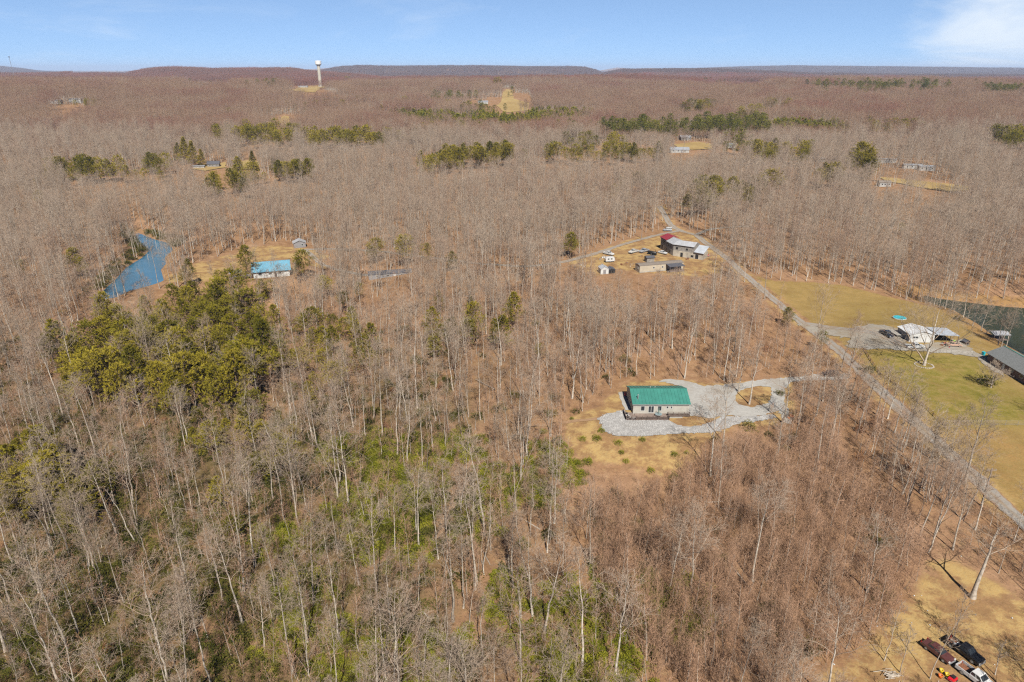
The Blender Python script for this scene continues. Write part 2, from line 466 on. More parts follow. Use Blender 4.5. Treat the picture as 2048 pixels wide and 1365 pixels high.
fx, fy = gx.ravel(), gy.ravel()
near = (np.abs(fx) < 320) & (fy > 20) & (fy < 620)
def mask(fn):
    a = np.zeros(len(fx), np.float32)
    a[near] = fn(fx[near], fy[near]); return a
def soft(poly, w): return lambda x, y: sstep((w - signed(poly, x, y)) / (2 * w))
straw = mask(lambda x, y: np.maximum.reduce([0.95 * soft(GP['LOT'], 3)(x, y), .9 * soft(GP['BARN_YARD'], 3)(x, y), .8 * soft(GP['BLUE_YARD'], 3)(x, y), .85 * soft(GP['JUNK'], 4)(x, y),
                                          .6 * sstep(1 - line_distance(LINES['main'][0], x, y) / 9), .5 * sstep(1 - line_distance(LINES['west'][0], x, y) / 6), .3 * sstep(1 - line_distance(LINES['wash'][0], x, y) / 5)]))
field = mask(lambda x, y: soft(GP['OPEN_R'], 3)(x, y))
lawn = mask(lambda x, y: np.maximum(soft(GP['LAWN'], 5)(x, y), .28 * np.exp(-(((x - G(1770, 632).x) / 16) ** 2 + ((y - G(1770, 632).y) / 20) ** 2))))
PASTURE = G(np.array([(1895, 853), (2100, 853), (2220, 1160), (2070, 1047), (1985, 972), (1912, 898)], float))
bank = mask(lambda x, y: np.maximum(.62 * soft(PASTURE, 4)(x, y), np.maximum(sstep(1 - np.abs(signed(POND_R, x, y) - 4) / 9), .7 * sstep(1 - np.abs(signed(POND_L, x, y) - 2) / 6))))
olive_shade = mask(lambda x, y: sstep((20 - x) / 60) * (1 - sstep((y - 150) / 90)))  # olive undergrowth zone, with deep shade painted into its dark tone
for n, a in (('straw', straw), ('field', field), ('lawn', lawn), ('bank', bank), ('olive_shade', olive_shade)):
    at = me.attributes.new(n, 'FLOAT', 'POINT'); at.data.foreach_set('value', a)

def ground_mat():
    k = NT('leaf litter and grass ground'); p = k.pos()
    n1, n2, n3, n4 = k.noise(p, .045, 4), k.noise(p, .35, 5, .65), k.noise(p, 2.6, 5, .7), k.noise(p, .12, 5, .65)
    lit = k.ramp(n2, [(.28, (.145, .080, .044)), (.5, (.215, .122, .066)), (.72, (.285, .175, .100))])
    lit = k.mix(k.rng(n1, .45, .68, 0, .55), lit, (.27, .165, .105))
    lit = k.mix(k.rng(n3, .52, .7, 0, .6), lit, (.12, .068, .04))
    lit = k.mix(k.rng(n4, .6, .75, 0, .5), lit, (.36, .25, .15))
    ms = k.math('MULTIPLY', k.attr('olive_shade'), k.rng(n4, .34, .58, .15, .85))
    lit = k.mix(ms, lit, (.072, .058, .024))  # dark olive litter: undergrowth tone plus painted shade
    # dry field grass
    fld = k.ramp(n4, [(.3, (.175, .112, .040)), (.5, (.215, .146, .054)), (.7, (.265, .176, .068))])
    fld = k.mix(k.rng(n2, .5, .7, 0, .5), fld, (.185, .132, .045))
    grn = k.ramp(n2, [(.3, (.115, .105, .018)), (.5, (.168, .138, .032)), (.7, (.24, .176, .064))])
    fl = k.mix(k.math('MULTIPLY', k.attr('lawn'), k.rng(n4, .3, .58, .25, 1)), fld, grn)
    c = k.mix(k.rng(k.math('ADD', k.attr('field'), k.math('MULTIPLY', k.math('SUBTRACT', n2, .5), .9)), .35, .65), lit, fl)
    # pale straw and scraped earth
    st = k.ramp(n3, [(.3, (.27, .175, .07)), (.55, (.34, .235, .10)), (.8, (.44, .33, .175))])
    earth = k.mix(k.rng(n2, .4, .65), (.20, .118, .056), (.255, .152, .068))
    stf = k.math('ADD', k.attr('straw'), k.math('MULTIPLY', k.math('SUBTRACT', n4, .5), 1.5))
    c = k.mix(k.rng(stf, .38, .72, 0, .85), c, earth)
    c = k.mix(k.math('MULTIPLY', k.rng(k.attr('straw'), .25, .6), k.rng(k.math('ADD', k.math('ADD', k.math('MULTIPLY', n4, .8), k.math('MULTIPLY', n2, .5)), k.math('MULTIPLY', n3, .3)), .74, .90)), c, st)
    c = k.mix(k.math('MULTIPLY', k.attr('straw'), k.rng(k.noise(p, .55, 6, .8), .5, .66, 0, .6)), c, (.15, .085, .045))
    bk = k.rng(k.math('ADD', k.attr('bank'), k.math('MULTIPLY', k.math('SUBTRACT', n2, .5), 1.1)), .45, .85, 0, .8)
    c = k.mix(bk, c, k.mix(k.rng(n2, .35, .65), (.20, .118, .048), (.26, .152, .060)))
    c = k.mix(k.rng(n3, .42, .75, 0, .42), c, (.075, .055, .028))
    c = k.mix(k.rng(k.noise(p, .9, 6, .75), .52, .72, 0, .35), c, (.33, .25, .12))
    h = k.math('ADD', k.math('MULTIPLY', n3, .6), n2)
    return k.diffuse(c, h, .55, .25)
tag(link('ground', me, ground_mat()), kind='structure')

# ---------------------------------------------------------------- draped sheets: roads, drives, water
def sheet(name, poly, mat, lift, step=1.5, jitter=.15, hole=None, flat=None, kind='structure', holes=()):
    poly = np.asarray(poly)
    def dense(p, j):
        o = []
        for a, b in zip(p, np.roll(p, -1, 0)):
            k = max(1, int(np.hypot(*(b - a)) / step))
            for i in range(k):
                o.append(a + (b - a) * i / k + rng.normal(0, j, 2))
        return np.array(o)
    b = dense(poly, jitter)
    n = len(b); vs = list(map(tuple, b)); es = [(i, (i + 1) % n) for i in range(n)]
    hs = [dense(np.asarray(h), jitter) for h in holes]
    for h in hs:
        k = len(vs); vs += list(map(tuple, h)); es += [(k + i, k + (i + 1) % len(h)) for i in range(len(h))]
    X, Y = np.meshgrid(np.arange(b[:, 0].min(), b[:, 0].max(), step * 1.4), np.arange(b[:, 1].min(), b[:, 1].max(), step * 1.4))
    X, Y = X.ravel(), Y.ravel()
    ok = signed(b, X, Y) < -step * .5
    for h in hs: ok &= signed(h, X, Y) > step * .5
    vs += list(zip(X[ok], Y[ok]))
    r = delaunay_2d_cdt([Vector(v) for v in vs], es, [], 1, 1e-4)
    V = np.array([tuple(v) for v in r[0]])
    F = [f for f in r[2]]
    if hs:
        cen = np.array([V[list(f)].mean(0) for f in F])
        keep = np.ones(len(F), bool)
        for h in hs: keep &= ~inside(h, cen[:, 0], cen[:, 1])
        F = [f for f, kf in zip(F, keep) if kf]
    Z = hgt(V[:, 0], V[:, 1]) + lift if flat is None else np.full(len(V), flat)
    me = bpy.data.meshes.new(name); me.from_pydata([(*v, z) for v, z in zip(V, Z)], [], F); me.update()
    bm = bmesh.new(); bm.from_mesh(me); bmesh.ops.recalc_face_normals(bm, faces=bm.faces)
    if sum(f.normal.z for f in bm.faces) < 0: bmesh.ops.reverse_faces(bm, faces=bm.faces)
    bm.to_mesh(me); bm.free()
    return tag(link(name, me, mat), kind=kind)

def ribbon(name, line, width, mat, lift, ragged=.2):
    t = np.gradient(line, axis=0); t /= np.maximum(np.hypot(t[:, 0], t[:, 1])[:, None], 1e-6)
    nrm = np.stack([-t[:, 1], t[:, 0]], 1)
    cols = 5
    V, A = [], []
    for j in range(cols):
        s = (j / (cols - 1) - .5) * width
        w = rng.normal(0, ragged, len(line)) if j in (0, cols - 1) else 0
        p = line + nrm * (s + w)[:, None] if not np.isscalar(w) else line + nrm * s
        V.append(np.concatenate([p, (hgt(p[:, 0], p[:, 1]) + lift)[:, None]], 1)); A.append(np.full(len(line), abs(j / (cols - 1) - .5) * 2))
    V = np.stack(V, 1); n = len(line)
    id_ = np.arange(n * cols).reshape(n, cols)
    q = np.stack([id_[:-1, :-1], id_[1:, :-1], id_[1:, 1:], id_[:-1, 1:]], -1).reshape(-1, 4)
    me = np_mesh(name, V.reshape(-1, 3), q.ravel(), np.full(len(q), 4))
    at = me.attributes.new('side', 'FLOAT', 'POINT'); at.data.foreach_set('value', np.stack(A, 1).ravel().astype(np.float32))
    if me.polygons[0].normal.z < 0: me.flip_normals()
    return tag(link(name, me, mat), kind='structure')

def gravel_mat(name, a, b, dirt, edge=False):
    k = NT(name); p = k.pos()
    n1, n2, n3 = k.noise(p, .16, 4, .6), k.noise(p, 1.1, 5, .7), k.noise(p, 6, 3, .7)
    c = k.mix(k.rng(n2, .3, .7), a, b)
    c = k.mix(k.rng(n1, .48, .7, 0, .6), c, dirt)
    c = k.mix(k.rng(n3, .5, .75, 0, .4), c, tuple(v * .55 for v in a))
    if edge:
        s = k.attr('side')
        c = k.mix(k.rng(k.math('ADD', s, k.math('MULTIPLY', k.math('SUBTRACT', n2, .5), 1.0)), .72, 1.05), c, (.20, .115, .06))
        c = k.mix(k.math('MULTIPLY', k.rng(s, .34, .04), k.rng(n1, .25, .6, .2, .8)), c, dirt)
    return k.diffuse(c, k.math('ADD', n2, k.math('MULTIPLY', n3, .6)), .6, .08)
M_GRAVEL = gravel_mat('pale crushed gravel', (.25, .24, .225), (.31, .30, .282), (.21, .18, .145))
M_LANE = gravel_mat('gravel lane', (.195, .177, .158), (.245, .224, .20), (.20, .148, .10), True)
M_DIRT = gravel_mat('dirt track', (.21, .135, .08), (.27, .18, .11), (.2, .115, .065), True)
M_YARD = gravel_mat('worn yard gravel', (.20, .18, .15), (.26, .235, .20), (.2, .145, .085))
def water_mat(name, deep, rough=.06, spec=.5):
    k = NT(name); p = k.pos()
    n = k.noise(p, .35, 4, .6)
    big = k.noise(p, .03, 3)
    c = k.mix(k.rng(big, .35, .65), deep, tuple(v * 1.6 for v in deep))
    return k.principled(c, rough, 0, spec, k.math('ADD', n, k.math('MULTIPLY', k.noise(p, 2.2, 3), .4)), .045, .12)
M_WATER_L = water_mat('blue pond water', (.022, .078, .13))
M_WATER_R = water_mat('green pond water', (.014, .021, .012), .12, .12)  # dark green base colour stands in for the reflected wooded bank
ribbon('gravel_lane', *LINES['main'], M_LANE, .09)
ribbon('gravel_lane', *LINES['west'], M_LANE, .085)
ribbon('gravel_lane', *LINES['east'], M_LANE, .095)
ribbon('gravel_drive', *LINES['blue'], M_LANE, .09)
ribbon('gravel_drive', *LINES['yard'], M_LANE, .14)
ribbon('dirt_track', *LINES['track'], M_DIRT, .08, .3)
ribbon('dirt_path', *LINES['house'], M_DIRT, .08, .2)
ribbon('dirt_wash', *LINES['wash'], M_DIRT, .08, .5)
sheet('gravel_driveway', GP['DRIVE'], M_GRAVEL, .10, .8, .28, holes=[GP['ISLAND']])
sheet('gravel_pad', GP['SIDE_PAD'], M_GRAVEL, .09, 1.0, .1)
sheet('gravel_yard', GP['YARD_R'], M_YARD, .12, 1.2, .6)
M_RIP = gravel_mat('limestone rubble bed', (.22, .212, .205), (.27, .262, .255), (.17, .155, .135))
sheet('rubble_bed', GP['RIPRAP'], M_RIP, .13, .7, .32, holes=[GP['MOUND']])
def grow(poly, m):
    c = poly.mean(0); return c + (poly - c) * m
sheet('pond', grow(POND_L, 1.0) , M_WATER_L, 0, 3, 0, flat=POND_L_Z)
sheet('pond', grow(POND_R, 1.0), M_WATER_R, 0, 3, 0, flat=POND_R_Z)

FAR_FIELD = {
    'tower': [(572, 180), (595, 176), (620, 173), (655, 172), (662, 175), (640, 177), (632, 186), (615, 185), (590, 183)],
    'tower_track': [(632, 187), (645, 189), (660, 194), (695, 195), (695, 197), (655, 197)],
    'farm': PB([(1040, 305), (1060, 290), (1095, 292), (1105, 345), (1195, 370), (1185, 415), (1060, 428), (1000, 388), (1030, 365), (1035, 350)]),
    'field_r': PC([(1255, 755), (1330, 760), (1420, 770), (1750, 805), (1745, 828), (1640, 835), (1500, 815), (1390, 795), (1290, 778)]),
    'house_r': PC([(130, 575), (260, 560), (345, 575), (340, 600), (230, 605), (150, 600)]),
    'spruce': PA([(1120, 760), (1180, 735), (1320, 720), (1320, 750), (1200, 770)]),
    'spruce_b': PA([(1390, 720), (1460, 705), (1520, 715), (1500, 765), (1420, 760)]),
    'mid': PA([(1635, 470), (1660, 445), (1690, 450), (1700, 500), (1650, 510)]),
}
FARG = {n: G(np.array(p, float)) for n, p in FAR_FIELD.items()}
def field_mat():
    k = NT('distant dry pasture'); p = k.pos()
    n = k.noise(p, .03, 4); n2 = k.noise(p, .2, 4)
    c = k.ramp(n, [(.3, (.22, .15, .06)), (.55, (.28, .20, .085)), (.75, (.22, .165, .06))])
    c = k.mix(k.rng(n2, .5, .7, 0, .5), c, (.19, .14, .08))
    return k.diffuse(c)
M_FARFIELD = field_mat()
for n, g in FARG.items():
    size = np.ptp(g, axis=0).max()
    sheet('pasture', g, M_FARFIELD, .5, max(4, size / 22), .5)
# ---------------------------------------------------------------- trees: generators
def unit(v): return v / np.maximum(np.linalg.norm(v, axis=-1, keepdims=True), 1e-9)

def grow_children(rg, pp, pr, n, t0, t1, ang, length, K, up, wob, rf, rmin, taper=.25, flat=0.0):
    """children of polylines pp (N,Kp,3) with radii pr (N,Kp); length(t, parent_len) -> (N,n)"""
    N, Kp = pp.shape[:2]
    plen = np.linalg.norm(np.diff(pp, axis=1), axis=2).sum(1)
    t = t0 + (t1 - t0) * ((np.arange(n)[None] + rg.random((N, n))) / n)
    q = t * (Kp - 1); i0 = np.minimum(q.astype(int), Kp - 2); f = (q - i0)[..., None]
    row = np.arange(N)[:, None]
    p = pp[row, i0] * (1 - f) + pp[row, i0 + 1] * f
    r = pr[row, i0] * (1 - f[..., 0]) + pr[row, i0 + 1] * f[..., 0]
    tan = unit(pp[row, i0 + 1] - pp[row, i0])
    ref = np.where(np.abs(tan[..., 2:3]) > .95, np.array([1., 0, 0]), np.array([0, 0, 1.]))
    a = unit(np.cross(tan, ref)); b = np.cross(tan, a)
    az = np.arange(n)[None] * 2.4 + rg.random((N, 1)) * 6.28 + rg.normal(0, .5, (N, n))
    perp = a * np.cos(az)[..., None] + b * np.sin(az)[..., None]
    if flat: perp = unit(perp * np.array([1, 1, 1 - flat]))
    an = np.radians(rg.uniform(*ang, (N, n)))[..., None]
    d = unit(tan * np.cos(an) + perp * np.sin(an))
    L = length(t, plen[:, None]) * rg.uniform(.75, 1.25, (N, n))
    pts = [p]; cur = p
    for k in range(K - 1):
        cur = cur + d * (L / (K - 1))[..., None]
        pts.append(cur)
        d = unit(d + np.array([0, 0, up]) + rg.normal(0, wob, d.shape))
    pts = np.stack(pts, 2).reshape(N * n, K, 3)
    r0 = np.maximum(r * rf, rmin).reshape(-1)
    rad = r0[:, None] * np.linspace(1, taper, K)[None]
    return pts, np.maximum(rad, rmin * .6)

def tubes(pts, rad, S):
    N, K = pts.shape[:2]
    ax = unit(pts[:, -1] - pts[:, 0])
    ref = np.where(np.abs(ax[:, 2:3]) > .9, np.array([1., 0, 0]), np.array([0, 0, 1.]))
    a = unit(np.cross(ax, ref)); b = np.cross(ax, a)
    th = np.arange(S) * 2 * np.pi / S
    off = a[:, None, None] * np.cos(th)[None, None, :, None] + b[:, None, None] * np.sin(th)[None, None, :, None]
    V = pts[:, :, None] + off * rad[:, :, None, None]
    id_ = np.arange(N * K * S).reshape(N, K, S)
    nx = np.roll(id_, -1, 2)
    F = np.stack([id_[:, :-1], nx[:, :-1], nx[:, 1:], id_[:, 1:]], -1).reshape(-1, 4)
    return V.reshape(-1, 3), F

def cones(p0, p1, r, S=3):
    N = len(p0)
    ax = unit(p1 - p0)
    ref = np.where(np.abs(ax[:, 2:3]) > .9, np.array([1., 0, 0]), np.array([0, 0, 1.]))
    a = unit(np.cross(ax, ref)); b = np.cross(ax, a)
    th = np.arange(S) * 2 * np.pi / S
    base = p0[:, None] + (a[:, None] * np.cos(th)[None, :, None] + b[:, None] * np.sin(th)[None, :, None]) * r[:, None, None]
    V = np.concatenate([base, p1[:, None]], 1).reshape(-1, 3)
    id_ = np.arange(N)[:, None] * (S + 1)
    F = np.concatenate([np.stack([id_[:, 0] + i, id_[:, 0] + (i + 1) % S, id_[:, 0] + S], 1) for i in range(S)])
    return V, F

class Geo:
    def __init__(self): self.V, self.F, self.S, self.M, self.n = [], [], [], [], 0
    def add(self, V, F, m=0):
        self.V.append(V); self.F.append((F + self.n).ravel()); self.S.append(np.full(len(F), F.shape[1])); self.M.append(np.full(len(F), m)); self.n += len(V); return self
    def mesh(self, name, mats, xf=None):
        V = np.concatenate(self.V)
        me = np_mesh(name, V, np.concatenate(self.F), np.concatenate(self.S))
        for m in mats: me.materials.append(m)
        if len(mats) > 1: me.polygons.foreach_set('material_index', np.concatenate(self.M).astype(np.int32))
        return me

def trunk_line(rg, H, r0, lean, K=10, fork=1.0):
    t = np.linspace(0, 1, K)
    p = np.zeros((K, 3)); p[:, 2] = t * H
    dr = rg.normal(0, 1, 2)
    p[:, 0] = lean * dr[0] * t ** 1.5 * H + np.cumsum(rg.normal(0, .0065 * H, K)) * (t > 0)
    p[:, 1] = lean * dr[1] * t ** 1.5 * H + np.cumsum(rg.normal(0, .0065 * H, K)) * (t > 0)
    p[0, :2] = 0
    rad = r0 * (1 - .9 * t ** .85); rad[0] *= 1.35
    return p[None], np.maximum(rad, .02)[None]

def bare_tree(seed, H=19, crown0=.42, spread=.26, n=(14, 4, 4, 3), r0=.24, lean=.03, lod=0, up=.10, ang=(26, 50), twig=.017):
    """returns trunk Geo, crown Geo"""
    rg = np.random.default_rng(seed)
    T, C = Geo(), Geo()
    p0, q0 = trunk_line(rg, H, r0, lean, 10 if lod == 0 else 6)
    T.add(*tubes(p0, q0, 7 if lod == 0 else 4))
    shape = lambda t, L: L * spread * (1.15 - .75 * ((t - crown0) / (1 - crown0)) ** 1.6)
    l1, r1 = grow_children(rg, p0, q0, n[0], crown0, .985, ang, shape, 6 if lod == 0 else 4, up, .13, .55, .03)
    C.add(*tubes(l1, r1, 4 if lod == 0 else 3))
    lf = lambda f: (lambda t, L: L * f * (1.1 - .6 * t))
    l2, r2 = grow_children(rg, l1, r1, n[1], .22, .99, (25, 60), lf(.62), 4 if lod == 0 else 3, .09, .14, .6, twig * 1.5)
    if lod == 0:
        C.add(*tubes(l2, r2, 3))
        l3, r3 = grow_children(rg, l2, r2, n[2], .2, .99, (25, 62), lf(.7), 3, .08, .16, .65, twig * 1.1)
        C.add(*tubes(l3, r3, 3))
        l4, r4 = grow_children(rg, l3, r3, n[3], .15, .99, (25, 60), lf(.8), 2, .05, .15, .75, twig)
        C.add(*cones(l4[:, 0], l4[:, 1], r4[:, 0]))
    else:
        C.add(*tubes(l2, r2, 3))
        l3, r3 = grow_children(rg, l2, r2, n[2], .2, .99, (25, 62), lf(.8), 2, .08, .16, .65, twig)
        C.add(*cones(l3[:, 0], l3[:, 1], r3[:, 0]))
    return T, C

def blades(rg, pos, d, n, length, width, spread, up):
    """n narrow triangles per tuft, fanned about direction d"""
    M = len(pos)
    dd = unit(np.repeat(d, n, 0) + rg.normal(0, spread, (M * n, 3)) + np.array([0, 0, up]))
    p = np.repeat(pos, n, 0) + rg.normal(0, .05, (M * n, 3))
    side = unit(np.cross(dd, rg.normal(0, .35, (M * n, 3)) + np.array([0, 0, 1.])))
    L = rg.uniform(.7, 1.25, (M * n, 1)) * length; W = rg.uniform(.7, 1.3, (M * n, 1)) * width
    V = np.stack([p - side * W * .35, p + side * W * .35, p + dd * L * .55 + side * W * .5, p + dd * L], 1).reshape(-1, 3)
    i = np.arange(M * n)[:, None] * 4
    F = np.concatenate([i + np.array([[0, 1, 2]]), i + np.array([[0, 2, 3]])])
    return V, F

def pine_tree(seed, H=13, crown0=.38, spread=.30, n1=36, n2=7, tufts=4, nb=6, blen=.46, bwid=.11, r0=.17, round_=1.0, lod=0):
    rg = np.random.default_rng(seed)
    T, C = Geo(), Geo()
    p0, q0 = trunk_line(rg, H, r0, .03, 7)
    T.add(*tubes(p0, q0, 6 if lod == 0 else 4))
    def shape(t, L):
        u = (t - crown0) / (1 - crown0)
        prof = (np.sin(np.pi * np.clip(u * .78 + .18, 0, 1)) ** .8) * round_ + (1 - u) * (1 - round_)
        return L * spread * np.maximum(prof, .12)
    l1, r1 = grow_children(rg, p0, q0, n1, crown0, .99, (58, 88), shape, 4, .10, .10, .4, .025)
    C.add(*tubes(l1, r1, 3), 1)
    l2, r2 = grow_children(rg, l1, r1, n2, .3, 1.0, (30, 70), lambda t, L: L * .36 + .25 + 0 * t, 3, .05, .12, .6, .015, flat=.6)
    if lod == 0: C.add(*tubes(l2[::2], r2[::2], 3), 1)
    k = tufts
    tt = np.linspace(.5, 1, k)
    pos = (l2[:, None, 0] * (1 - tt)[None, :, None] + l2[:, None, 2] * tt[None, :, None]).reshape(-1, 3)
    d = np.repeat(unit(l2[:, 2] - l2[:, 0]), k, 0)
    C.add(*blades(rg, pos, d, nb, blen, bwid, .55, .25), 0)
    return T, C

def shrub(seed, rad=1.6, hgt_=1.9, n=420, leaf=.26):
    rg = np.random.default_rng(seed)
    C = Geo()
    th = rg.random(n) * 6.283; ph = np.arccos(rg.random(n) ** .9); rr = rg.uniform(.55, 1.05, n) * (1 + .22 * np.sin(3 * th + seed) + .15 * np.sin(5 * th + 2 * seed))
    d = np.stack([np.sin(ph) * np.cos(th), np.sin(ph) * np.sin(th), np.cos(ph)], 1)
    pos = d * rr[:, None] * np.array([rad, rad, hgt_]) * np.array([1, 1, .9]) + np.array([0, 0, .15])
    C.add(*blades(rg, pos, unit(d * np.array([1, 1, .5])), 2, leaf, leaf * .45, .6, .1), 0)
    s0 = np.zeros((9, 3)); s1 = unit(rg.normal(0, 1, (9, 3)) + np.array([0, 0, .9])) * np.array([rad, rad, hgt_]) * .8
    s1[:, 2] = np.abs(s1[:, 2]) + .2
    C.add(*cones(s0 + rg.normal(0, .12, (9, 3)) * [1, 1, 0], s1, np.full(9, .04)), 1)
    return C

def stems(seed, n=7, H=5.5, rad=1.4, twigs=9):
    rg = np.random.default_rng(seed)
    C = Geo()
    base = rg.normal(0, rad * .55, (n, 3)); base[:, 2] = 0
    hs = rg.uniform(.55, 1.15, n) * H
    pts = [base]
    for k in range(3):
        nxt = pts[-1] + np.stack([rg.normal(0, .10, n) * hs / 3, rg.normal(0, .10, n) * hs / 3, hs / 3], 1); pts.append(nxt)
    p = np.stack(pts, 1); r = np.linspace(.035, .012, 4)[None] * rg.uniform(.8, 1.4, (n, 1))
    C.add(*tubes(p, r, 3))
    l1, r1 = grow_children(rg, p, r, twigs, .25, 1, (18, 45), lambda t, L: L * .33 * (1.1 - .5 * t), 3, .12, .12, .7, .011)
    C.add(*tubes(l1, r1, 3))
    l2, r2 = grow_children(rg, l1, r1, 4, .2, 1, (20, 50), lambda t, L: L * .55 + 0 * t, 2, .08, .1, .8, .009)
    C.add(*cones(l2[:, 0], l2[:, 1], r2[:, 0]))
    return C

# ---------------------------------------------------------------- tree materials
M_BARK = bark_mat('grey hardwood bark', [(.1, (.18, .145, .115)), (.3, (.31, .265, .22)), (.55, (.46, .41, .35)), (.75, (.33, .285, .235)), (.95, (.20, .15, .115))])
M_TWIG = bark_mat('hardwood twigs', [(.1, (.20, .145, .105)), (.35, (.29, .225, .17)), (.55, (.34, .27, .21)), (.75, (.29, .205, .15)), (.95, (.25, .155, .115))])
M_TWIG_FAR = bark_mat('hardwood canopy twigs', [(.1, (.16, .098, .066)), (.35, (.24, .152, .102)), (.55, (.28, .185, .125)), (.75, (.225, .125, .088)), (.95, (.235, .105, .078))])
M_TWIG_RED = bark_mat('reddish plateau twigs', [(.1, (.135, .070, .053)), (.35, (.19, .096, .072)), (.6, (.21, .11, .082)), (.9, (.25, .09, .07))])  # redder, darker twig tone for the plateau canopy
M_BRUSH = bark_mat('brown brush stems', [(.15, (.29, .165, .10)), (.45, (.36, .215, .135)), (.7, (.41, .26, .175)), (.9, (.33, .20, .13))])
M_PINEBARK = bark_mat('pine bark', [(.2, (.16, .105, .075)), (.6, (.22, .15, .11)), (.9, (.19, .13, .10))])
M_NEEDLE = leaf_mat('pine needles', [(.2, (.115, .105, .013)), (.5, (.195, .165, .019)), (.8, (.275, .22, .028))])
M_NEEDLE_DARK = leaf_mat('dark conifer needles', [(.2, (.10, .105, .016)), (.5, (.145, .14, .022)), (.8, (.19, .175, .028))])
M_NEEDLE_YOUNG = leaf_mat('young plantation needles', [(.2, (.19, .185, .018)), (.5, (.25, .235, .024)), (.8, (.30, .265, .032))])
M_LAUREL = leaf_mat('laurel leaves', [(.2, (.12, .13, .014)), (.5, (.185, .19, .019)), (.8, (.25, .235, .028))], .3)
M_OLIVE = leaf_mat('olive undergrowth leaves', [(.2, (.05, .056, .013)), (.5, (.085, .084, .018)), (.8, (.13, .118, .026))], .3)  # olive leaf colour, darkened so that it carries undergrowth shadow
M_OAKLEAF = leaf_mat('withered oak leaves', [(.2, (.20, .09, .045)), (.6, (.27, .13, .065)), (.9, (.32, .17, .08))], .3)

FORMS = [  # forest-grown hardwoods
    dict(H=19, crown0=.45, spread=.20, r0=0.176), dict(H=20, crown0=.52, spread=.18, r0=0.176, lean=.05), dict(H=18, crown0=.40, spread=.23, r0=0.192),
    dict(H=21, crown0=.55, spread=.16, r0=0.168, lean=.02), dict(H=17, crown0=.42, spread=.26, r0=0.199, lean=.06, ang=(35, 65)), dict(H=19, crown0=.34, spread=.18, r0=0.152, ang=(20, 40), up=.16),
    dict(H=18, crown0=.08, spread=.62, n=(5, 6, 4, 4), ang=(7, 20), r0=0.171, up=.05), dict(H=19, crown0=.25, spread=.42, n=(8, 5, 4, 4), ang=(14, 34), r0=0.194), dict(H=15, crown0=.45, spread=.12, n=(7, 3, 2, 2), r0=0.182, lean=.05), dict(H=21, crown0=.62, spread=.26, n=(11, 5, 4, 4), r0=0.217, ang=(30, 60)), dict(H=17, crown0=.3, spread=.26, n=(12, 5, 4, 4), r0=0.171, lean=.12),
    dict(H=20, crown0=.48, spread=.22, r0=0.207), dict(H=16, crown0=.36, spread=.30, r0=0.192, ang=(40, 75)), dict(H=18, crown0=.30, spread=.15, r0=0.128, ang=(20, 38), up=.2), dict(H=20, crown0=.58, spread=.24, r0=0.199, lean=.07)]
TREES = []
for i, f in enumerate(FORMS):
    T, C = bare_tree(100 + i, **f)
    TREES.append((T.mesh('bare_tree_trunk', [M_BARK]), C.mesh('bare_tree_crown', [M_TWIG])))
def joined(name, parts, mats):
    g = Geo()
    for geo, mi in parts:
        for V, F, S, M in zip(geo.V, geo.F, geo.S, geo.M):
            pass
    V = np.concatenate([np.concatenate(p.V) for p, _ in parts])
    fl, sz, mt, off = [], [], [], 0
    for p, mi in parts:
        fl.append(np.concatenate(p.F) + off); sz.append(np.concatenate(p.S)); m = np.concatenate(p.M)
        mt.append(np.array(mi)[m]); off += p.n
    me = np_mesh(name, V, np.concatenate(fl), np.concatenate(sz))
    for m in mats: me.materials.append(m)
    me.polygons.foreach_set('material_index', np.concatenate(mt).astype(np.int32))
    return me
HI = [joined('hardwood', [(a, [0]), (b, [1])], [M_BARK, M_TWIG]) for a, b in (bare_tree(100 + i, **f) for i, f in enumerate(FORMS))]
MID = [joined('hardwood_mid', [(a, [0]), (b, [1])], [M_BARK, M_TWIG]) for a, b in (bare_tree(200 + i, lod=1, twig=.022, **dict(dict(n=(15, 5, 6, 0)), **{k: (v if k != 'n' else (v[0] + 2, v[1], 6, 0)) for k, v in f.items()})) for i, f in enumerate(FORMS[:11]))]
SAPS = [joined('sapling', [(a, [0]), (b, [1])], [M_BARK, M_BRUSH]) for a, b in (bare_tree(300 + i, H=8.5, crown0=.25, spread=.24, r0=.07, n=(12, 4, 4, 0), lod=1, twig=.012, ang=(25, 50), up=.15, lean=.05) for i in range(5))]
BRUSH = [stems(400 + i).mesh('brush', [M_BRUSH]) for i in range(5)]

def patch(seed, size, spacing, nl, hrange, twig, mats, sprd=.30):
    rg = np.random.default_rng(seed)
    parts = []
    k = int(size / spacing)
    V, F, S, MI, off = [], [], [], [], 0
    protos = [bare_tree(seed * 10 + j, H=19, crown0=.34, spread=sprd, n=nl, lod=1, twig=twig, r0=.2) for j in range(5)]
    for i in range(k):
        for j in range(k):
            x = (i + rg.random()) * spacing - size / 2; y = (j + rg.random()) * spacing - size / 2
            T, C = protos[rg.integers(5)]
            s = rg.uniform(*hrange) / 19; a = rg.random() * 6.283
            ca, sa = math.cos(a) * s, math.sin(a) * s
            for geo, mi in ((T, 0), (C, 1)):
                v = np.concatenate(geo.V)
                w = np.stack([v[:, 0] * ca - v[:, 1] * sa + x, v[:, 0] * sa + v[:, 1] * ca + y, v[:, 2] * s], 1)
                V.append(w); F.append(np.concatenate(geo.F) + off); S.append(np.concatenate(geo.S)); MI.append(np.full(len(S[-1]), mi)); off += len(v)
    me = np_mesh('wood_patch', np.concatenate(V), np.concatenate(F), np.concatenate(S))
    for m in mats: me.materials.append(m)
    me.polygons.foreach_set('material_index', np.concatenate(MI).astype(np.int32))
    return me
PATCH_A = [patch(31 + i, 30, 5.0, (9, 4, 5, 0), (12, 20), .03, [M_BARK, M_TWIG_FAR]) for i in range(3)]
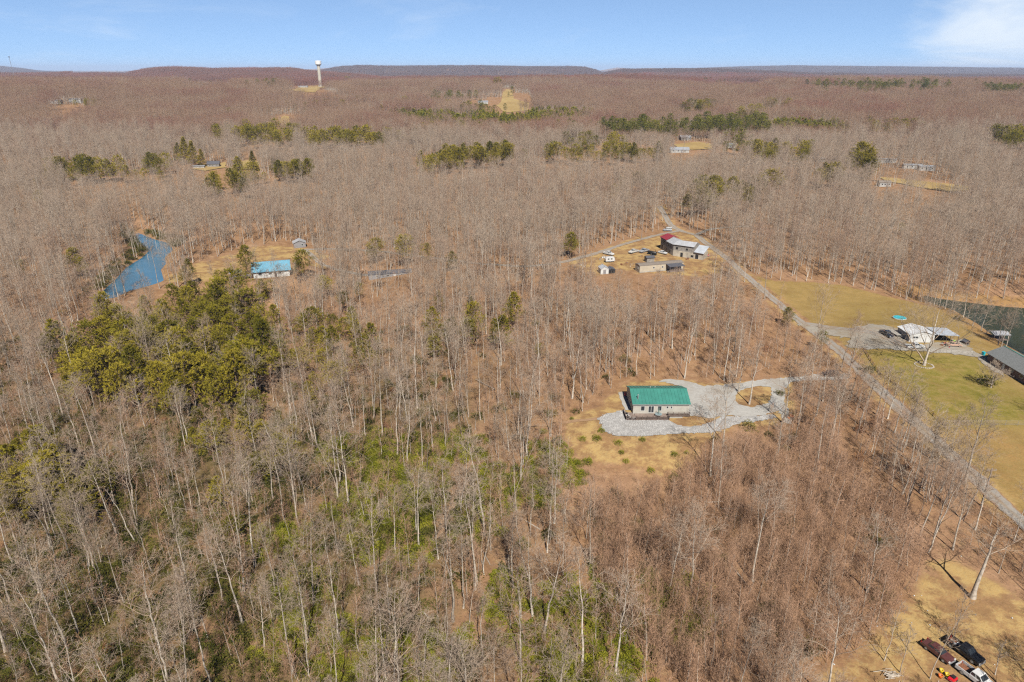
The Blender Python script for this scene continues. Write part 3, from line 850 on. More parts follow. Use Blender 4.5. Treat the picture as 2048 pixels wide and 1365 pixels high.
PATCH_B = [patch(41 + i, 60, 6.0, (6, 3, 4, 0), (12, 19), .07, [M_TWIG_RED, M_TWIG_RED], .34) for i in range(3)]
M_TWIG_FAROFF = bark_mat('far canopy twigs', [(.15, (.10, .065, .06)), (.4, (.135, .085, .075)), (.65, (.12, .08, .07)), (.9, (.15, .08, .07))])
PATCH_C = [patch(51 + i, 140, 9.5, (5, 3, 2, 0), (13, 20), .16, [M_TWIG_FAROFF, M_TWIG_FAROFF], .40) for i in range(2)]

PINE_FORMS = [dict(H=13, seed=61, round_=.45, crown0=.32), dict(H=12, seed=62, spread=.32, crown0=.42, round_=.6), dict(H=14, seed=63, crown0=.22, spread=.28, round_=.25, n1=44), dict(H=12, seed=64, crown0=.48, spread=.34, n1=32, round_=.8), dict(H=13, seed=65, crown0=.2, spread=.30, n1=46, round_=.35), dict(H=15, seed=66, crown0=.35, spread=.24, n1=40, round_=.3)]
def pine_pair(mats, lod=0, **k):
    T, C = pine_tree(lod=lod, **k)
    return T, C
PINES, PINE_J = [], []
for k in PINE_FORMS:
    T, C = pine_tree(**k)
    PINES.append((T.mesh('pine_trunk', [M_PINEBARK]), C.mesh('pine_crown', [M_NEEDLE, M_PINEBARK])))
LOWP = dict(n1=30, n2=5, tufts=2, nb=4, blen=.75, bwid=.30, lod=1)
PINE_FAR = [joined('pine_far', [(a, [1]), (b, [0, 1])], [M_NEEDLE, M_PINEBARK]) for a, b in (pine_tree(71 + i, H=13, crown0=.3, **LOWP) for i in range(3))]
PINE_DARK = [joined('conifer_far', [(a, [1]), (b, [0, 1])], [M_NEEDLE_DARK, M_PINEBARK]) for a, b in (pine_tree(81 + i, H=14, crown0=.22, spread=.24, **LOWP) for i in range(3))]
PINE_YOUNG = [joined('pine_young', [(a, [1]), (b, [0, 1])], [M_NEEDLE_YOUNG, M_PINEBARK]) for a, b in (pine_tree(91 + i, H=7, crown0=.08, spread=.30, round_=.2, **dict(LOWP, blen=.6)) for i in range(3))]
SPRUCES = []
for i in range(2):
    T, C = pine_tree(95 + i, H=20, crown0=.06, spread=.24, n1=70, n2=7, tufts=4, nb=4, blen=.6, bwid=.2, r0=.3, round_=.15)
    SPRUCES.append((T.mesh('evergreen_trunk', [M_PINEBARK]), C.mesh('evergreen_crown', [M_NEEDLE, M_PINEBARK])))
LAURELS = [shrub(600 + i, 1.5 + .2 * i, 1.7).mesh('laurel', [M_LAUREL, M_PINEBARK]) for i in range(3)]
OLIVES = [shrub(610 + i, 1.4 + .3 * i, 1.5, 260, .3).mesh('olive_shrub', [M_OLIVE, M_PINEBARK]) for i in range(3)]
OAKS = [shrub(620 + i, 1.4, 2.6, 300, .3).mesh('withered_oak', [M_OAKLEAF, M_PINEBARK]) for i in range(2)]

# ---------------------------------------------------------------- instancing of what nobody could count
def scatter(name, protos, pts, rotz, scl, label, cat, tilt=None, which=None):
    n = len(pts)
    if n == 0: return None
    me = bpy.data.meshes.new(name)
    me.vertices.add(n); me.vertices.foreach_set('co', np.asarray(pts, np.float32).ravel())
    rot = np.zeros((n, 3), np.float32); rot[:, 2] = rotz
    if tilt is not None: rot[:, :2] = tilt
    sc = np.asarray(scl, np.float32)
    if sc.ndim == 1: sc = np.repeat(sc[:, None], 3, 1)
    which = rng.integers(0, len(protos), n) if which is None else which
    for nm, ty, v, key in (('rot', 'FLOAT_VECTOR', rot.ravel(), 'vector'), ('scl', 'FLOAT_VECTOR', sc.ravel(), 'vector'), ('idx', 'INT', which.astype(np.int32), 'value')):
        me.attributes.new(nm, ty, 'POINT').data.foreach_set(key, v)
    o = link(name, me)
    ng = bpy.data.node_groups.new(name + '_nodes', 'GeometryNodeTree')
    ng.interface.new_socket('Geometry', in_out='INPUT', socket_type='NodeSocketGeometry')
    ng.interface.new_socket('Geometry', in_out='OUTPUT', socket_type='NodeSocketGeometry')
    N = ng.nodes; gi, go = N.new('NodeGroupInput'), N.new('NodeGroupOutput'); jn = N.new('GeometryNodeJoinGeometry')
    def named(nm, ty):
        a = N.new('GeometryNodeInputNamedAttribute'); a.data_type = ty; a.inputs['Name'].default_value = nm; return a.outputs['Attribute']
    ra, sa, ia = named('rot', 'FLOAT_VECTOR'), named('scl', 'FLOAT_VECTOR'), named('idx', 'INT')
    for i, pm in enumerate(protos):
        src = bpy.data.objects.new(name + '_form', pm)
        oi = N.new('GeometryNodeObjectInfo'); oi.inputs['Object'].default_value = src; oi.inputs['As Instance'].default_value = False
        cmp_ = N.new('FunctionNodeCompare'); cmp_.data_type = 'INT'; cmp_.operation = 'EQUAL'
        ng.links.new(ia, cmp_.inputs[2]); cmp_.inputs[3].default_value = i
        ip = N.new('GeometryNodeInstanceOnPoints')
        ng.links.new(gi.outputs[0], ip.inputs['Points']); ng.links.new(cmp_.outputs[0], ip.inputs['Selection'])
        ng.links.new(oi.outputs['Geometry'], ip.inputs['Instance']); ng.links.new(ra, ip.inputs['Rotation']); ng.links.new(sa, ip.inputs['Scale'])
        ng.links.new(ip.outputs[0], jn.inputs[0])
    ng.links.new(jn.outputs[0], go.inputs[0])
    md = o.modifiers.new('scatter', 'NODES'); md.node_group = ng
    return tag(o, label, cat, kind='stuff')

def on_ground(x, y, sink=0.0): return np.stack([x, y, hgt(x, y) - sink], 1)

def jitter_grid(x0, x1, y0, y1, s):
    X, Y = np.meshgrid(np.arange(x0, x1, s), np.arange(y0, y1, s))
    X = X + rng.uniform(-.48, .48, X.shape) * s; Y = Y + rng.uniform(-.48, .48, Y.shape) * s
    return X.ravel(), Y.ravel()

def in_view(x, y, m=22): return np.abs(x) < .72 * y + 22 + m

# what must stay visible from the drone's side: stands in front of these are thinner, as they are in the place
CLEAR = [([(1238, 770), (1255, 758), (1400, 757), (1430, 768), (1560, 768), (1570, 845), (1420, 872), (1260, 872), (1192, 850), (1200, 828), (1240, 815)], .04),
         ([(1130, 865), (1400, 870), (1420, 890), (1370, 930), (1290, 960), (1180, 930), (1130, 900)], .15),
         (P6([(200, 300), (560, 230), (890, 170), (1030, 170), (1320, 330), (1400, 520), (1250, 640), (1150, 650), (640, 660), (240, 670), (200, 560)]), .02),
         ([(1410, 480), (1450, 490), (1600, 620), (1700, 690), (1690, 722), (1590, 650), (1440, 520)], .35),
         ([(1560, 572), (1640, 568), (1700, 576), (1840, 612), (1900, 630), (1960, 665), (2048, 720), (2048, 860), (1900, 860), (1720, 720), (1600, 640)], .03),
         ([(1700, 700), (1760, 760), (1900, 890), (2048, 1030), (2048, 1080), (1900, 950), (1700, 760)], .8),
         ([(210, 600), (290, 510), (340, 490), (345, 520), (330, 570)], .32), ([(420, 530), (520, 500), (570, 505), (585, 555), (500, 570), (430, 560)], .45), ([(340, 560), (420, 520), (420, 560), (350, 580)], .3),
         ([(1860, 600), (2048, 620), (2048, 715), (1950, 650)], .3),
         ([(1840, 1225), (2048, 1225), (2048, 1400), (1820, 1400)], .04), ([(1640, 1400), (1800, 1220), (1860, 1120), (2048, 1190), (2048, 1260), (1800, 1300)], .3),
         ([(1310, 410), (1350, 410), (1370, 462), (1330, 462)], .3), ([(720, 530), (820, 525), (825, 560), (720, 562)], .3), ([(575, 485), (625, 480), (625, 505), (580, 505)], .15),
         ([(1750, 318), (1875, 325), (1875, 345), (1750, 332)], .35), ([(1750, 362), (1800, 360), (1800, 378), (1755, 378)], .2), ([(1350, 268), (1400, 268), (1400, 312), (1340, 312)], .25), ([(1450, 286), (1480, 286), (1480, 300), (1455, 300)], .1),
         ([(385, 318), (460, 318), (460, 345), (385, 345)], .03), ([(100, 200), (165, 200), (165, 212), (100, 212)], 0), ([(590, 118), (665, 118), (665, 178), (570, 182)], 0, 1500),
         ([(935, 195), (1060, 178), (1060, 228), (1000, 215), (940, 212)], 0)] + [(p, 0.0) for p in FAR_FIELD.values()]

def clear_prob(x, y, z, h, extra=()):
    k = np.ones(len(x))
    for f in (1.0, .72, .42):
        px, py = project(x, y, z + h * f)
        for poly, keep, *far_ in CLEAR + list(extra):
            a = np.asarray(poly)
            m = (px > a[:, 0].min()) & (px < a[:, 0].max()) & (py > a[:, 1].min()) & (py < a[:, 1].max())
            if m.any():
                ins = np.zeros(len(x), bool); ins[m] = inside(poly, px[m], py[m])
                if far_: ins &= y < far_[0]
                k = np.where(ins, np.minimum(k, keep), k)
    return k

OPEN = [GP[n] for n in ('LOT', 'OPEN_R', 'BARN_YARD', 'BLUE_YARD', 'JUNK')] + [POND_L, POND_R] + list(FARG.values())
def open_ground(x, y, margin=0.0):
    o = np.zeros(len(x), bool)
    for p in OPEN:
        near_ = (np.abs(x - p[:, 0].mean()) < np.ptp(p[:, 0]) * .5 + 30) & (np.abs(y - p[:, 1].mean()) < np.ptp(p[:, 1]) * .5 + 30)
        if near_.any():
            s = np.full(len(x), 99.0); s[near_] = signed(p, x[near_], y[near_]); o |= s < margin
    for n, (ln, w) in LINES.items():
        near_ = (x > ln[:, 0].min() - 9) & (x < ln[:, 0].max() + 9) & (y > ln[:, 1].min() - 9) & (y < ln[:, 1].max() + 9)
        if near_.any():
            d = np.full(len(x), 99.0); d[near_] = line_distance(ln, x[near_], y[near_]); o |= d < w / 2 + .6 + margin * .5
    return o

# conifers: ground outline in photo pixels, number, height range, kind
PINE_STANDS = [
    ([(95, 770), (150, 705), (230, 650), (330, 620), (470, 625), (545, 660), (590, 710), (560, 770), (480, 835), (330, 865), (180, 850), (110, 830)], 105, (9, 16.5), 'pine'),
    ([(-40, 985), (60, 940), (135, 945), (150, 1020), (60, 1070), (-40, 1080)], 26, (9, 13), 'pine'),
    ([(600, 680), (700, 650), (760, 700), (740, 800), (640, 850), (590, 780)], 30, (6, 11), 'pine'),
    ([(330, 860), (480, 840), (620, 850), (560, 930), (400, 930)], 12, (6, 10), 'pine'), ([(130, 1000), (230, 980), (200, 1080), (130, 1090)], 7, (7, 11), 'pine'),
    ([(1362, 405), (1470, 398), (1525, 400), (1500, 432), (1400, 440)], 17, (11, 15), 'pine'),
    ([(408, 280), (450, 278), (450, 290), (410, 290)], 6, (9, 13), 'pine'), ([(475, 276), (585, 272), (588, 302), (485, 298)], 34, (10, 14), 'pine'), ([(606, 288), (765, 286), (770, 303), (612, 302)], 34, (10, 14), 'pine'),
    ([(405, 368), (490, 366), (492, 396), (415, 398)], 22, (10, 14), 'pine'), ([(575, 358), (625, 356), (625, 372), (578, 372)], 7, (10, 13), 'pine'), ([(500, 360), (570, 355), (570, 375), (510, 375)], 8, (8, 12), 'pine'),
    ([(120, 350), (340, 342), (345, 368), (130, 372)], 26, (8, 13), 'pine'), ([(830, 340), (960, 322), (1030, 322), (1030, 336), (930, 345), (850, 360)], 38, (10, 14), 'pine'), ([(1055, 322), (1300, 308), (1320, 330), (1100, 336)], 26, (8, 13), 'pine'),
    ([(740, 265), (1060, 255), (1080, 285), (780, 290)], 14, (7, 11), 'pine'), ([(1120, 300), (1260, 296), (1270, 306), (1130, 310)], 10, (9, 12), 'pine'),
    ([(742, 224), (800, 236), (850, 248), (930, 252), (1040, 250), (1180, 238), (1195, 230), (1080, 224), (1040, 235), (960, 238), (860, 234)], 300, (6, 8), 'young'),
    ([(936, 226), (1005, 224), (1005, 236), (940, 238)], 24, (12, 15), 'dark'), ([(972, 170), (1000, 170), (1000, 175), (972, 175)], 8, (12, 15), 'pine'),
    ([(1365, 224), (1430, 222), (1430, 232), (1368, 234)], 12, (10, 14), 'pine'), ([(1475, 238), (1518, 236), (1518, 246), (1478, 248)], 12, (9, 13), 'pine'), ([(1528, 218), (1576, 217), (1576, 226), (1530, 227)], 12, (9, 13), 'pine'),
    ([(1195, 264), (1540, 258), (1545, 275), (1200, 280)], 120, (11, 15), 'dark'), ([(1540, 254), (1640, 252), (1700, 258), (1695, 272), (1620, 266), (1550, 264)], 80, (8, 11), 'young'),
    ([(1580, 174), (1700, 172), (1910, 180), (1905, 188), (1760, 192), (1640, 186)], 130, (11, 15), 'dark'), ([(1950, 186), (2060, 184), (2060, 194), (1955, 192)], 34, (10, 14), 'dark'), ([(1400, 165), (1540, 168), (1540, 173), (1400, 171)], 26, (10, 14), 'dark'),
    ([(1985, 292), (2060, 290), (2060, 308), (1990, 306)], 18, (11, 15), 'pine'), ([(1500, 322), (1555, 320), (1555, 334), (1502, 334)], 12, (10, 14), 'pine'), ([(1580, 312), (1625, 310), (1625, 334), (1584, 336)], 10, (9, 13), 'pine'),
    ([(1705, 356), (1752, 352), (1752, 364), (1708, 366)], 5, (15, 19), 'pine'), ([(1440, 302), (1490, 298), (1490, 312), (1442, 312)], 7, (12, 17), 'dark'), ([(1640, 368), (1660, 364), (1665, 382), (1640, 384)], 4, (9, 13), 'pine'), ([(1725, 264), (1840, 270), (1835, 278), (1730, 274)], 14, (8, 12), 'pine'),
    ([(498, 178), (556, 177), (556, 184), (500, 185)], 18, (12, 16), 'dark'), ([(365, 169), (470, 165), (470, 171), (368, 174)], 16, (9, 13), 'dark'), ([(690, 166), (702, 166), (702, 170), (690, 170)], 5, (12, 16), 'pine'),
    ([(120, 212), (200, 214), (195, 220), (125, 218)], 16, (6, 9), 'pine'), ([(860, 196), (1000, 200), (1000, 208), (870, 206)], 22, (9, 13), 'dark'), ([(1010, 192), (1035, 190), (1040, 205), (1012, 204)], 6, (9, 13), 'dark'), ([(60, 360), (120, 340), (130, 400), (70, 420)], 5, (7, 10), 'pine'),
    ([(1220, 395), (1330, 365), (1350, 400), (1250, 420)], 4, (7, 11), 'pine'), ([(300, 700), (420, 780), (480, 800), (420, 820), (320, 790)], 14, (12, 15), 'pine'), ([(880, 620), (960, 640), (920, 720), (860, 700)], 4, (7, 10), 'pine'),
    ([(130, 146), (200, 143), (270, 144), (270, 148), (150, 150)], 40, (14, 20), 'dark'), ([(420, 215), (900, 205), (930, 225), (440, 240)], 14, (8, 12), 'pine'),
]
PINE_SINGLES = [(565, 945, 10), (585, 950, 8), (525, 985, 9), (440, 1015, 8), (470, 1100, 7), (755, 528, 12), (745, 530, 9), (812, 535, 15), (806, 532, 12), (860, 528, 10), (850, 522, 8), (905, 542, 9), (945, 688, 14), (938, 700, 11), (1028, 664, 14), (1020, 668, 10), (1000, 702, 12), (990, 690, 9), (868, 684, 12), (885, 702, 9), (870, 720, 8),
                (497, 556, 14), (612, 562, 13), (600, 566, 11), (385, 574, 12), (372, 572, 9), (440, 575, 7), (155, 556, 13), (170, 560, 10), (1140, 518, 12), (1143, 512, 9), (1882, 604, 13), (1874, 600, 11), (1892, 606, 10), (1928, 616, 8), (1990, 612, 5), (1640, 700, 6), (1575, 655, 7), (1570, 650, 6), (655, 600, 9), (690, 625, 8), (525, 605, 10), (540, 600, 8), (1080, 720, 5), (45, 560, 8), (650, 590, 8), (720, 600, 7), (250, 470, 6), (280, 545, 7), (1800, 470, 6)]
EVERGREENS = [(372, 330, 22, 'huge green evergreen, tallest of the clump beside the small grey cabin'), (358, 328, 17, 'broad green evergreen on the outer side of the huge evergreen by the cabin'), (388, 334, 20, 'tall green evergreen hidden half behind the huge evergreen by the cabin'), (405, 334, 14, 'cone-shaped green evergreen right next to the small grey cabin'), (509, 343, 16, 'slim dark evergreen standing alone past the small grey cabin'), (548, 346, 13, 'narrow green evergreen beside the slim dark one in the pale clearing'), (1727, 364, 16, 'large bushy evergreen in front of the row of pale trailers')]

CLEAR_PINE = []
for i_, (poly, n, hr, kind) in enumerate(PINE_STANDS):
    cy_ = sum(p[1] for p in poly) / len(poly)
    if cy_ < 480:
        pa_ = np.array(poly); area = abs(np.dot(pa_[:, 0], np.roll(pa_[:, 1], 1)) - np.dot(pa_[:, 1], np.roll(pa_[:, 0], 1))) / 2
        hr = (hr[0] * 1.2, hr[1] * 1.25) if kind != 'young' else (8, 11)
        PINE_STANDS[i_] = (poly, int(n * (1.5 if kind != 'young' else 1.6)), hr, kind)
        mx, my = sum(p[0] for p in poly) / len(poly), cy_
        gm = G(mx, my); up_ = my - project(gm.x, gm.y, gm.z + hr[0])[1]
        if area / n < 240: CLEAR_PINE.append(([(a, b - up_ * .62) for a, b in poly], .42, gm.y * 1.05))
for a, b, c in PINE_SINGLES:
    if b < 720:
        gm = G(a, b); tp_ = project(gm.x, gm.y, gm.z + c)[1]; w_ = (b - tp_) * .22
        CLEAR_PINE.append(([(a - w_, tp_), (a + w_, tp_), (a + w_, tp_ + (b - tp_) * .65), (a - w_, tp_ + (b - tp_) * .65)], .25, gm.y))
CLEAR_PINE.append(([(340, 275), (420, 275), (420, 325), (340, 325)], .05, G(380, 330).y)); CLEAR_PINE.append(([(150, 600), (330, 560), (470, 560), (560, 620), (600, 700), (480, 780), (300, 820), (100, 760)], .45))
stand_xy, stand_h, stand_k = [], [], []
for poly, n, hr, kind in PINE_STANDS:
    g = G(np.array(poly, float))
    lo, hi = g.min(0), g.max(0); got = 0
    pts = np.zeros((0, 2))
    for _ in range(40):
        c = rng.uniform(lo, hi, (n * 4, 2)); c = c[inside(g, c[:, 0], c[:, 1])]
        for p in c:
            if got >= n: break
            dmin = 3.6 if kind != 'young' else 1.6
            if len(pts) == 0 or np.hypot(*(pts - p).T).min() > dmin: pts = np.vstack([pts, p]); got += 1
        if got >= n: break
    if g[:, 1].mean() > 300 and kind != 'young': pts = pts + rng.normal(0, 1, pts.shape) * np.where(rng.random((len(pts), 1)) < .3, np.ptp(g, axis=0).max() * .10, 3.0)
    stand_xy.append(pts); stand_h.append(rng.uniform(hr[0] * .8, hr[1] * 1.1, len(pts))); stand_k += [kind] * len(pts)
sg = G(np.array([(a, b) for a, b, _ in PINE_SINGLES], float))
stand_xy.append(sg); stand_h.append(np.array([c for *_, c in PINE_SINGLES], float)); stand_k += ['pine'] * len(sg)
PXY = np.concatenate(stand_xy); PHT = np.concatenate(stand_h); PK = np.array(stand_k)
pz = hgt(PXY[:, 0], PXY[:, 1])
okp = (rng.random(len(PXY)) < np.maximum(clear_prob(PXY[:, 0], PXY[:, 1], pz, PHT), .22)) | (np.arange(len(PXY)) >= len(PXY) - len(sg))
for b in (POND_L, POND_R): okp &= signed(b, PXY[:, 0], PXY[:, 1]) > 1
PXY, PHT, PK = PXY[okp], PHT[okp], PK[okp]
GROVE = G(np.array(PINE_STANDS[0][0], float)); GROVES = [GROVE] + [G(np.array(PINE_STANDS[i][0], float)) for i in (1, 2, 5, 7, 8, 9, 13, 17, 23, 24, 25)]

# ---------------------------------------------------------------- bare woodland
x, y = jitter_grid(-560, 560, 46, 720, 5.0)
k = in_view(x, y); x, y = x[k], y[k]
keep = ~open_ground(x, y, 1.0)
th = signed(GP['THICKET'], x, y)
keep &= (th > 0) | (rng.random(len(x)) < .20)
clump = .5 + .5 * np.sin(x / 9.3 + 1.7 * np.sin(y / 13)) * np.sin(y / 11.1 + 1.3 * np.sin(x / 17))
keep &= rng.random(len(x)) < np.where(y < 150, .34 + .40 * clump, np.where(y < 260, .52 + .38 * clump, .95))
for a_, b_, r_ in ((790, 1000, 9), (920, 960, 8), (1160, 1290, 9)):
    g_ = G(a_, b_); keep &= (np.hypot(x - g_.x, y - g_.y) > r_ * 1.3) | (rng.random(len(x)) < .45)
for g in GROVES: keep &= ~inside(g, x, y) | (rng.random(len(x)) < .4)
x, y = x[keep], y[keep]
h = rng.uniform(13.5, 21.5, len(x)) * np.where(rng.random(len(x)) < .25, .7, 1)
h *= np.where((x > 20) & (y < 170), .86, 1.0)
z = hgt(x, y)
cpp = clear_prob(x, y, z, h, CLEAR_PINE); low_ = (cpp < .5) & (y > 240) & (clear_prob(x, y, z, h) > .99)
h = np.where(low_, h * .55, h)
ok = rng.random(len(x)) < np.where(low_, .75, cpp)
x, y, z, h = x[ok], y[ok], z[ok], h[ok]
tx, ty = project(x, y, z + h * .5)
framed = (tx > 5) & (tx < 2043) & (ty < 1355)
order = np.argsort(np.where(framed, np.hypot(x, y), 1e9))
solo = order[:300]
rest = np.setdiff1d(np.arange(len(x)), solo)
def wood_label(X, Y):
    px, py = project(X, Y, hz(X, Y))
    if px > 1180: return ('bare grey hardwood tree rising out of the brown brush below the green-roofed house', 'bare trees in the brown brush below the house')
    if px > 680: return ('bare grey hardwood tree among the bright laurel bushes around the eroded dirt wash', 'bare trees around the dirt wash')
    return ('bare grey hardwood tree over the olive undergrowth at the lower left of the picture', 'bare trees over the olive undergrowth')
for i in solo:
    v = int(rng.integers(len(TREES))); lab, grp = wood_label(x[i], y[i])
    t = empty('bare_tree', (x[i], y[i], z[i] - .1), rng.random() * 6.28)
    t.rotation_euler[0], t.rotation_euler[1] = rng.normal(0, .035, 2)
    s = h[i] / FORMS[v]['H']; t.scale = (s * rng.uniform(.85, 1.15),) * 2 + (s,)
    tag(t, lab, 'tree', grp)
    link('trunk', TREES[v][0], None, t); link('crown', TREES[v][1], None, t)
hi_ = rest[y[rest] < 175]; mid_ = rest[y[rest] >= 175]
scatter('bare_woodland', HI, on_ground(x[hi_], y[hi_], .1), rng.random(len(hi_)) * 6.28, h[hi_] / 19, 'leafless grey hardwood forest spreading over the middle ground', 'forest', rng.normal(0, .03, (len(hi_), 2)))
scatter('distant_bare_woodland', MID, on_ground(x[mid_], y[mid_], .1), rng.random(len(mid_)) * 6.28, h[mid_] / 19, 'leafless hardwood forest beyond the barn and the ponds', 'forest', rng.normal(0, .03, (len(mid_), 2)))

def far_patches(name, protos, size, y0, y1, label):
    x, y = np.meshgrid(np.arange(-y1 * .85, y1 * .85, size * .95), np.arange(y0, y1, size * .95))
    x, y = x.ravel() + rng.uniform(-.1, .1, x.size) * size, y.ravel() + rng.uniform(-.1, .1, x.size) * size
    k = np.abs(x) < .78 * y + size * 2; x, y = x[k], y[k]
    k = ~open_ground(x, y, size * .42); x, y = x[k], y[k]
    z = hgt(x, y)
    k = clear_prob(x, y, z, 17.0 + 0 * x) > .2; x, y, z = x[k], y[k], z[k]
    zs_ = np.where(clear_prob(x, y, z, 17.0 + 0 * x, CLEAR_PINE) < .5, .5, 1.0) * rng.uniform(.85, 1.15, len(x))
    e = size * .4
    sx = (hgt(x + e, y) - hgt(x - e, y)) / (2 * e); sy = (hgt(x, y + e) - hgt(x, y - e)) / (2 * e)
    rz = np.zeros(len(x))
    til = np.stack([np.arctan(sy), -np.arctan(sx)], 1)
    scatter(name, protos, on_ground(x, y, .3), rz, np.stack([np.ones(len(x)), np.ones(len(x)), zs_], 1), label, 'forest', til)
far_patches('hillside_woodland', PATCH_A, 30, 715, 1750, 'brown leafless forest rolling up to the water tower hill')
far_patches('plateau_woodland', PATCH_B, 60, 1750, 4200, 'reddish leafless forest on the plateau beyond the water tower')
far_patches('horizon_woodland', PATCH_C, 140, 4200, 13000, 'bluish far-off forest along the skyline ridges')

# conifers: the 300 that show largest as things, the others as one mass per kind
pd = np.hypot(PXY[:, 0], PXY[:, 1]); pz = hgt(PXY[:, 0], PXY[:, 1])
ppx, ppy = project(PXY[:, 0], PXY[:, 1], pz + PHT * .7)
cand = (PK == 'pine') & (ppx > 3) & (ppx < 2045) & (ppy < 1360)
order = np.argsort(np.where(cand, pd / PHT, 1e9)); solo_p = order[:min(300, int(cand.sum()))]
def pine_label(X, Y):
    if inside(GROVE, [X], [Y])[0]: return 'yellow-green pine in the dense grove below the blue pond', 'pines of the grove below the pond'
    px, py = project(X, Y, hz(X, Y))
    if py > 850: return 'yellow-green pine standing at the left edge of the woods below the grove', 'pines at the left edge below the grove'
    if py > 480 and px > 1500: return 'small green pine by the green pond or along the lane', 'pines near the green pond and lane'
    if py > 480: return 'green pine scattered among bare trees between the grove and the barn', 'pines scattered between grove and barn'
    if px < 800: return 'distant green pine in the stands around the small grey cabin', 'distant pines around the cabin'
    return 'distant green pine in the stands beyond the barn', 'distant pines beyond the barn'
for i in solo_p:
    v = int(rng.integers(len(PINES))); lab, grp = pine_label(*PXY[i])
    t = empty('pine_tree', (PXY[i, 0], PXY[i, 1], pz[i] - .1), rng.random() * 6.28)
    s = PHT[i] / PINE_FORMS[v]['H']; t.scale = (s * rng.uniform(.9, 1.2),) * 2 + (s,)
    t.rotation_euler[0], t.rotation_euler[1] = rng.normal(0, .03, 2)
    tag(t, lab, 'tree', grp)
    link('trunk', PINES[v][0], None, t); link('crown', PINES[v][1], None, t)
left = np.setdiff1d(np.arange(len(PXY)), solo_p)
for kind, nm, pr, hh, lab in (('pine', 'distant_pine_woods', PINE_FAR, 13, 'far green pines dotting the brown forest'), ('dark', 'dark_conifer_woods', PINE_DARK, 14, 'dark green conifer belts across the far forest'), ('young', 'pine_plantation', PINE_YOUNG, 7, 'bright yellow-green bands of young pines in the far forest')):
    j = left[PK[left] == kind]
    scatter(nm, pr, on_ground(PXY[j, 0], PXY[j, 1], .1), rng.random(len(j)) * 6.28, PHT[j] / hh, lab, 'forest')
for px_, py_, hh, lab in EVERGREENS:
    g = G(px_, py_); v = int(rng.integers(2))
    t = empty('evergreen_tree', (g.x, g.y, g.z - .1), rng.random() * 6.28); t.scale = (hh / 20 * 1.15,) * 2 + (hh / 20,)
    tag(t, lab, 'tree'); link('trunk', SPRUCES[v][0], None, t); link('crown', SPRUCES[v][1], None, t)

# understorey
def spread(name, protos, size, x0, x1, y0, y1, s, prob, label, cat, h0=1.0, tallness=0.0, clear=True, margin=.5):
    x, y = jitter_grid(x0, x1, y0, y1, s)
    k = in_view(x, y, 15); x, y = x[k], y[k]
    k = ~open_ground(x, y, margin) & (rng.random(len(x)) < prob(x, y)); x, y = x[k], y[k]
    sc = rng.uniform(.65, 1.3, len(x)) * size * h0
    if clear:
        z = hgt(x, y); k = rng.random(len(x)) < clear_prob(x, y, z, sc * tallness); x, y, sc = x[k], y[k], sc[k]
    return scatter(name, protos, on_ground(x, y, .05), rng.random(len(x)) * 6.28, sc, label, cat, rng.normal(0, .05, (len(x), 2)))
blob = lambda cx, cy, rx, ry: (lambda x, y: np.exp(-(((x - cx) / rx) ** 2 + ((y - cy) / ry) ** 2)))
def patchy(x, y, f=1.0, ph=0.0): return .5 + .5 * np.sin(x / (5.3 * f) + ph + 1.5 * np.sin(y / (7.1 * f))) * np.sin(y / (6.2 * f) + 1.2 * np.sin(x / (8.7 * f) + ph))
inth = lambda x, y: (signed(GP['THICKET'], x, y) < 0)
spread('sapling_woods', SAPS, 1.0, -260, 300, 46, 330, 3.6, lambda x, y: np.where(inth(x, y), .75, .34 + .3 * patchy(x, y, 2)) * np.where(y > 240, .5, 1), 'thin leafless saplings between the taller trees', 'saplings', tallness=8)
spread('brown_brush', BRUSH, 1.0, 0, 130, 50, 190, 1.65, lambda x, y: np.where(inth(x, y), .35 + .5 * patchy(x, y, 1.3), 0), 'dense brown brush below the green-roofed house', 'brush', tallness=5.5)
spread('woodland_brush', BRUSH, .55, -200, 230, 46, 260, 2.6, lambda x, y: np.where(inth(x, y), 0, .30 + .35 * patchy(x, y, 3, 2)), 'sparse brown brush on the forest floor', 'brush', tallness=3)
LAUREL_SPOTS = [(px_, py_, r_) for px_, py_, r_ in ((800, 930, 9), (760, 1000, 9), (830, 1010, 9), (790, 1060, 7), (910, 900, 6), (930, 1010, 8), (960, 980, 6), (985, 970, 5), (1110, 925, 6), (1045, 968, 4), (1170, 1250, 7), (1150, 1310, 8), (1200, 1340, 7), (1130, 1350, 6), (1245, 1210, 5), (1290, 1190, 4), (700, 1330, 6), (860, 1320, 5), (1010, 1190, 4), (600, 1180, 5), (580, 1270, 5), (1340, 1230, 5), (1380, 1190, 3), (740, 900, 6), (680, 900, 5), (560, 1080, 5), (1080, 990, 4), (1150, 960, 3))]
LG = [(G(a, b), r_) for a, b, r_ in LAUREL_SPOTS]
def laurel_p(x, y):
    p = np.zeros(len(x))
    for g, r_ in LG: p = np.maximum(p, np.exp(-(((x - g.x) / r_) ** 2 + ((y - g.y) / (r_ * 1.2)) ** 2) ** 1.5))
    return p * .9
spread('laurel_thicket', LAURELS, .72, -130, 120, 46, 230, 1.25, laurel_p, 'bright green laurel thickets on the forest floor', 'undergrowth', clear=False)
spread('olive_undergrowth', OLIVES, .85, -220, 70, 46, 380, 1.8, lambda x, y: np.maximum(np.clip(sstep((10 - x) / 50), .1, 1) * (1 - .85 * sstep((y - 120) / 70)) * (1 - sstep((y - 215) / 20)) * (.25 + .6 * patchy(x, y, 1.6, 1)), .6 * ((signed(POND_L, x, y) < 7) & (x < POND_L[:, 0].mean() + 3))), 'olive green undergrowth under the bare trees', 'undergrowth', clear=False)
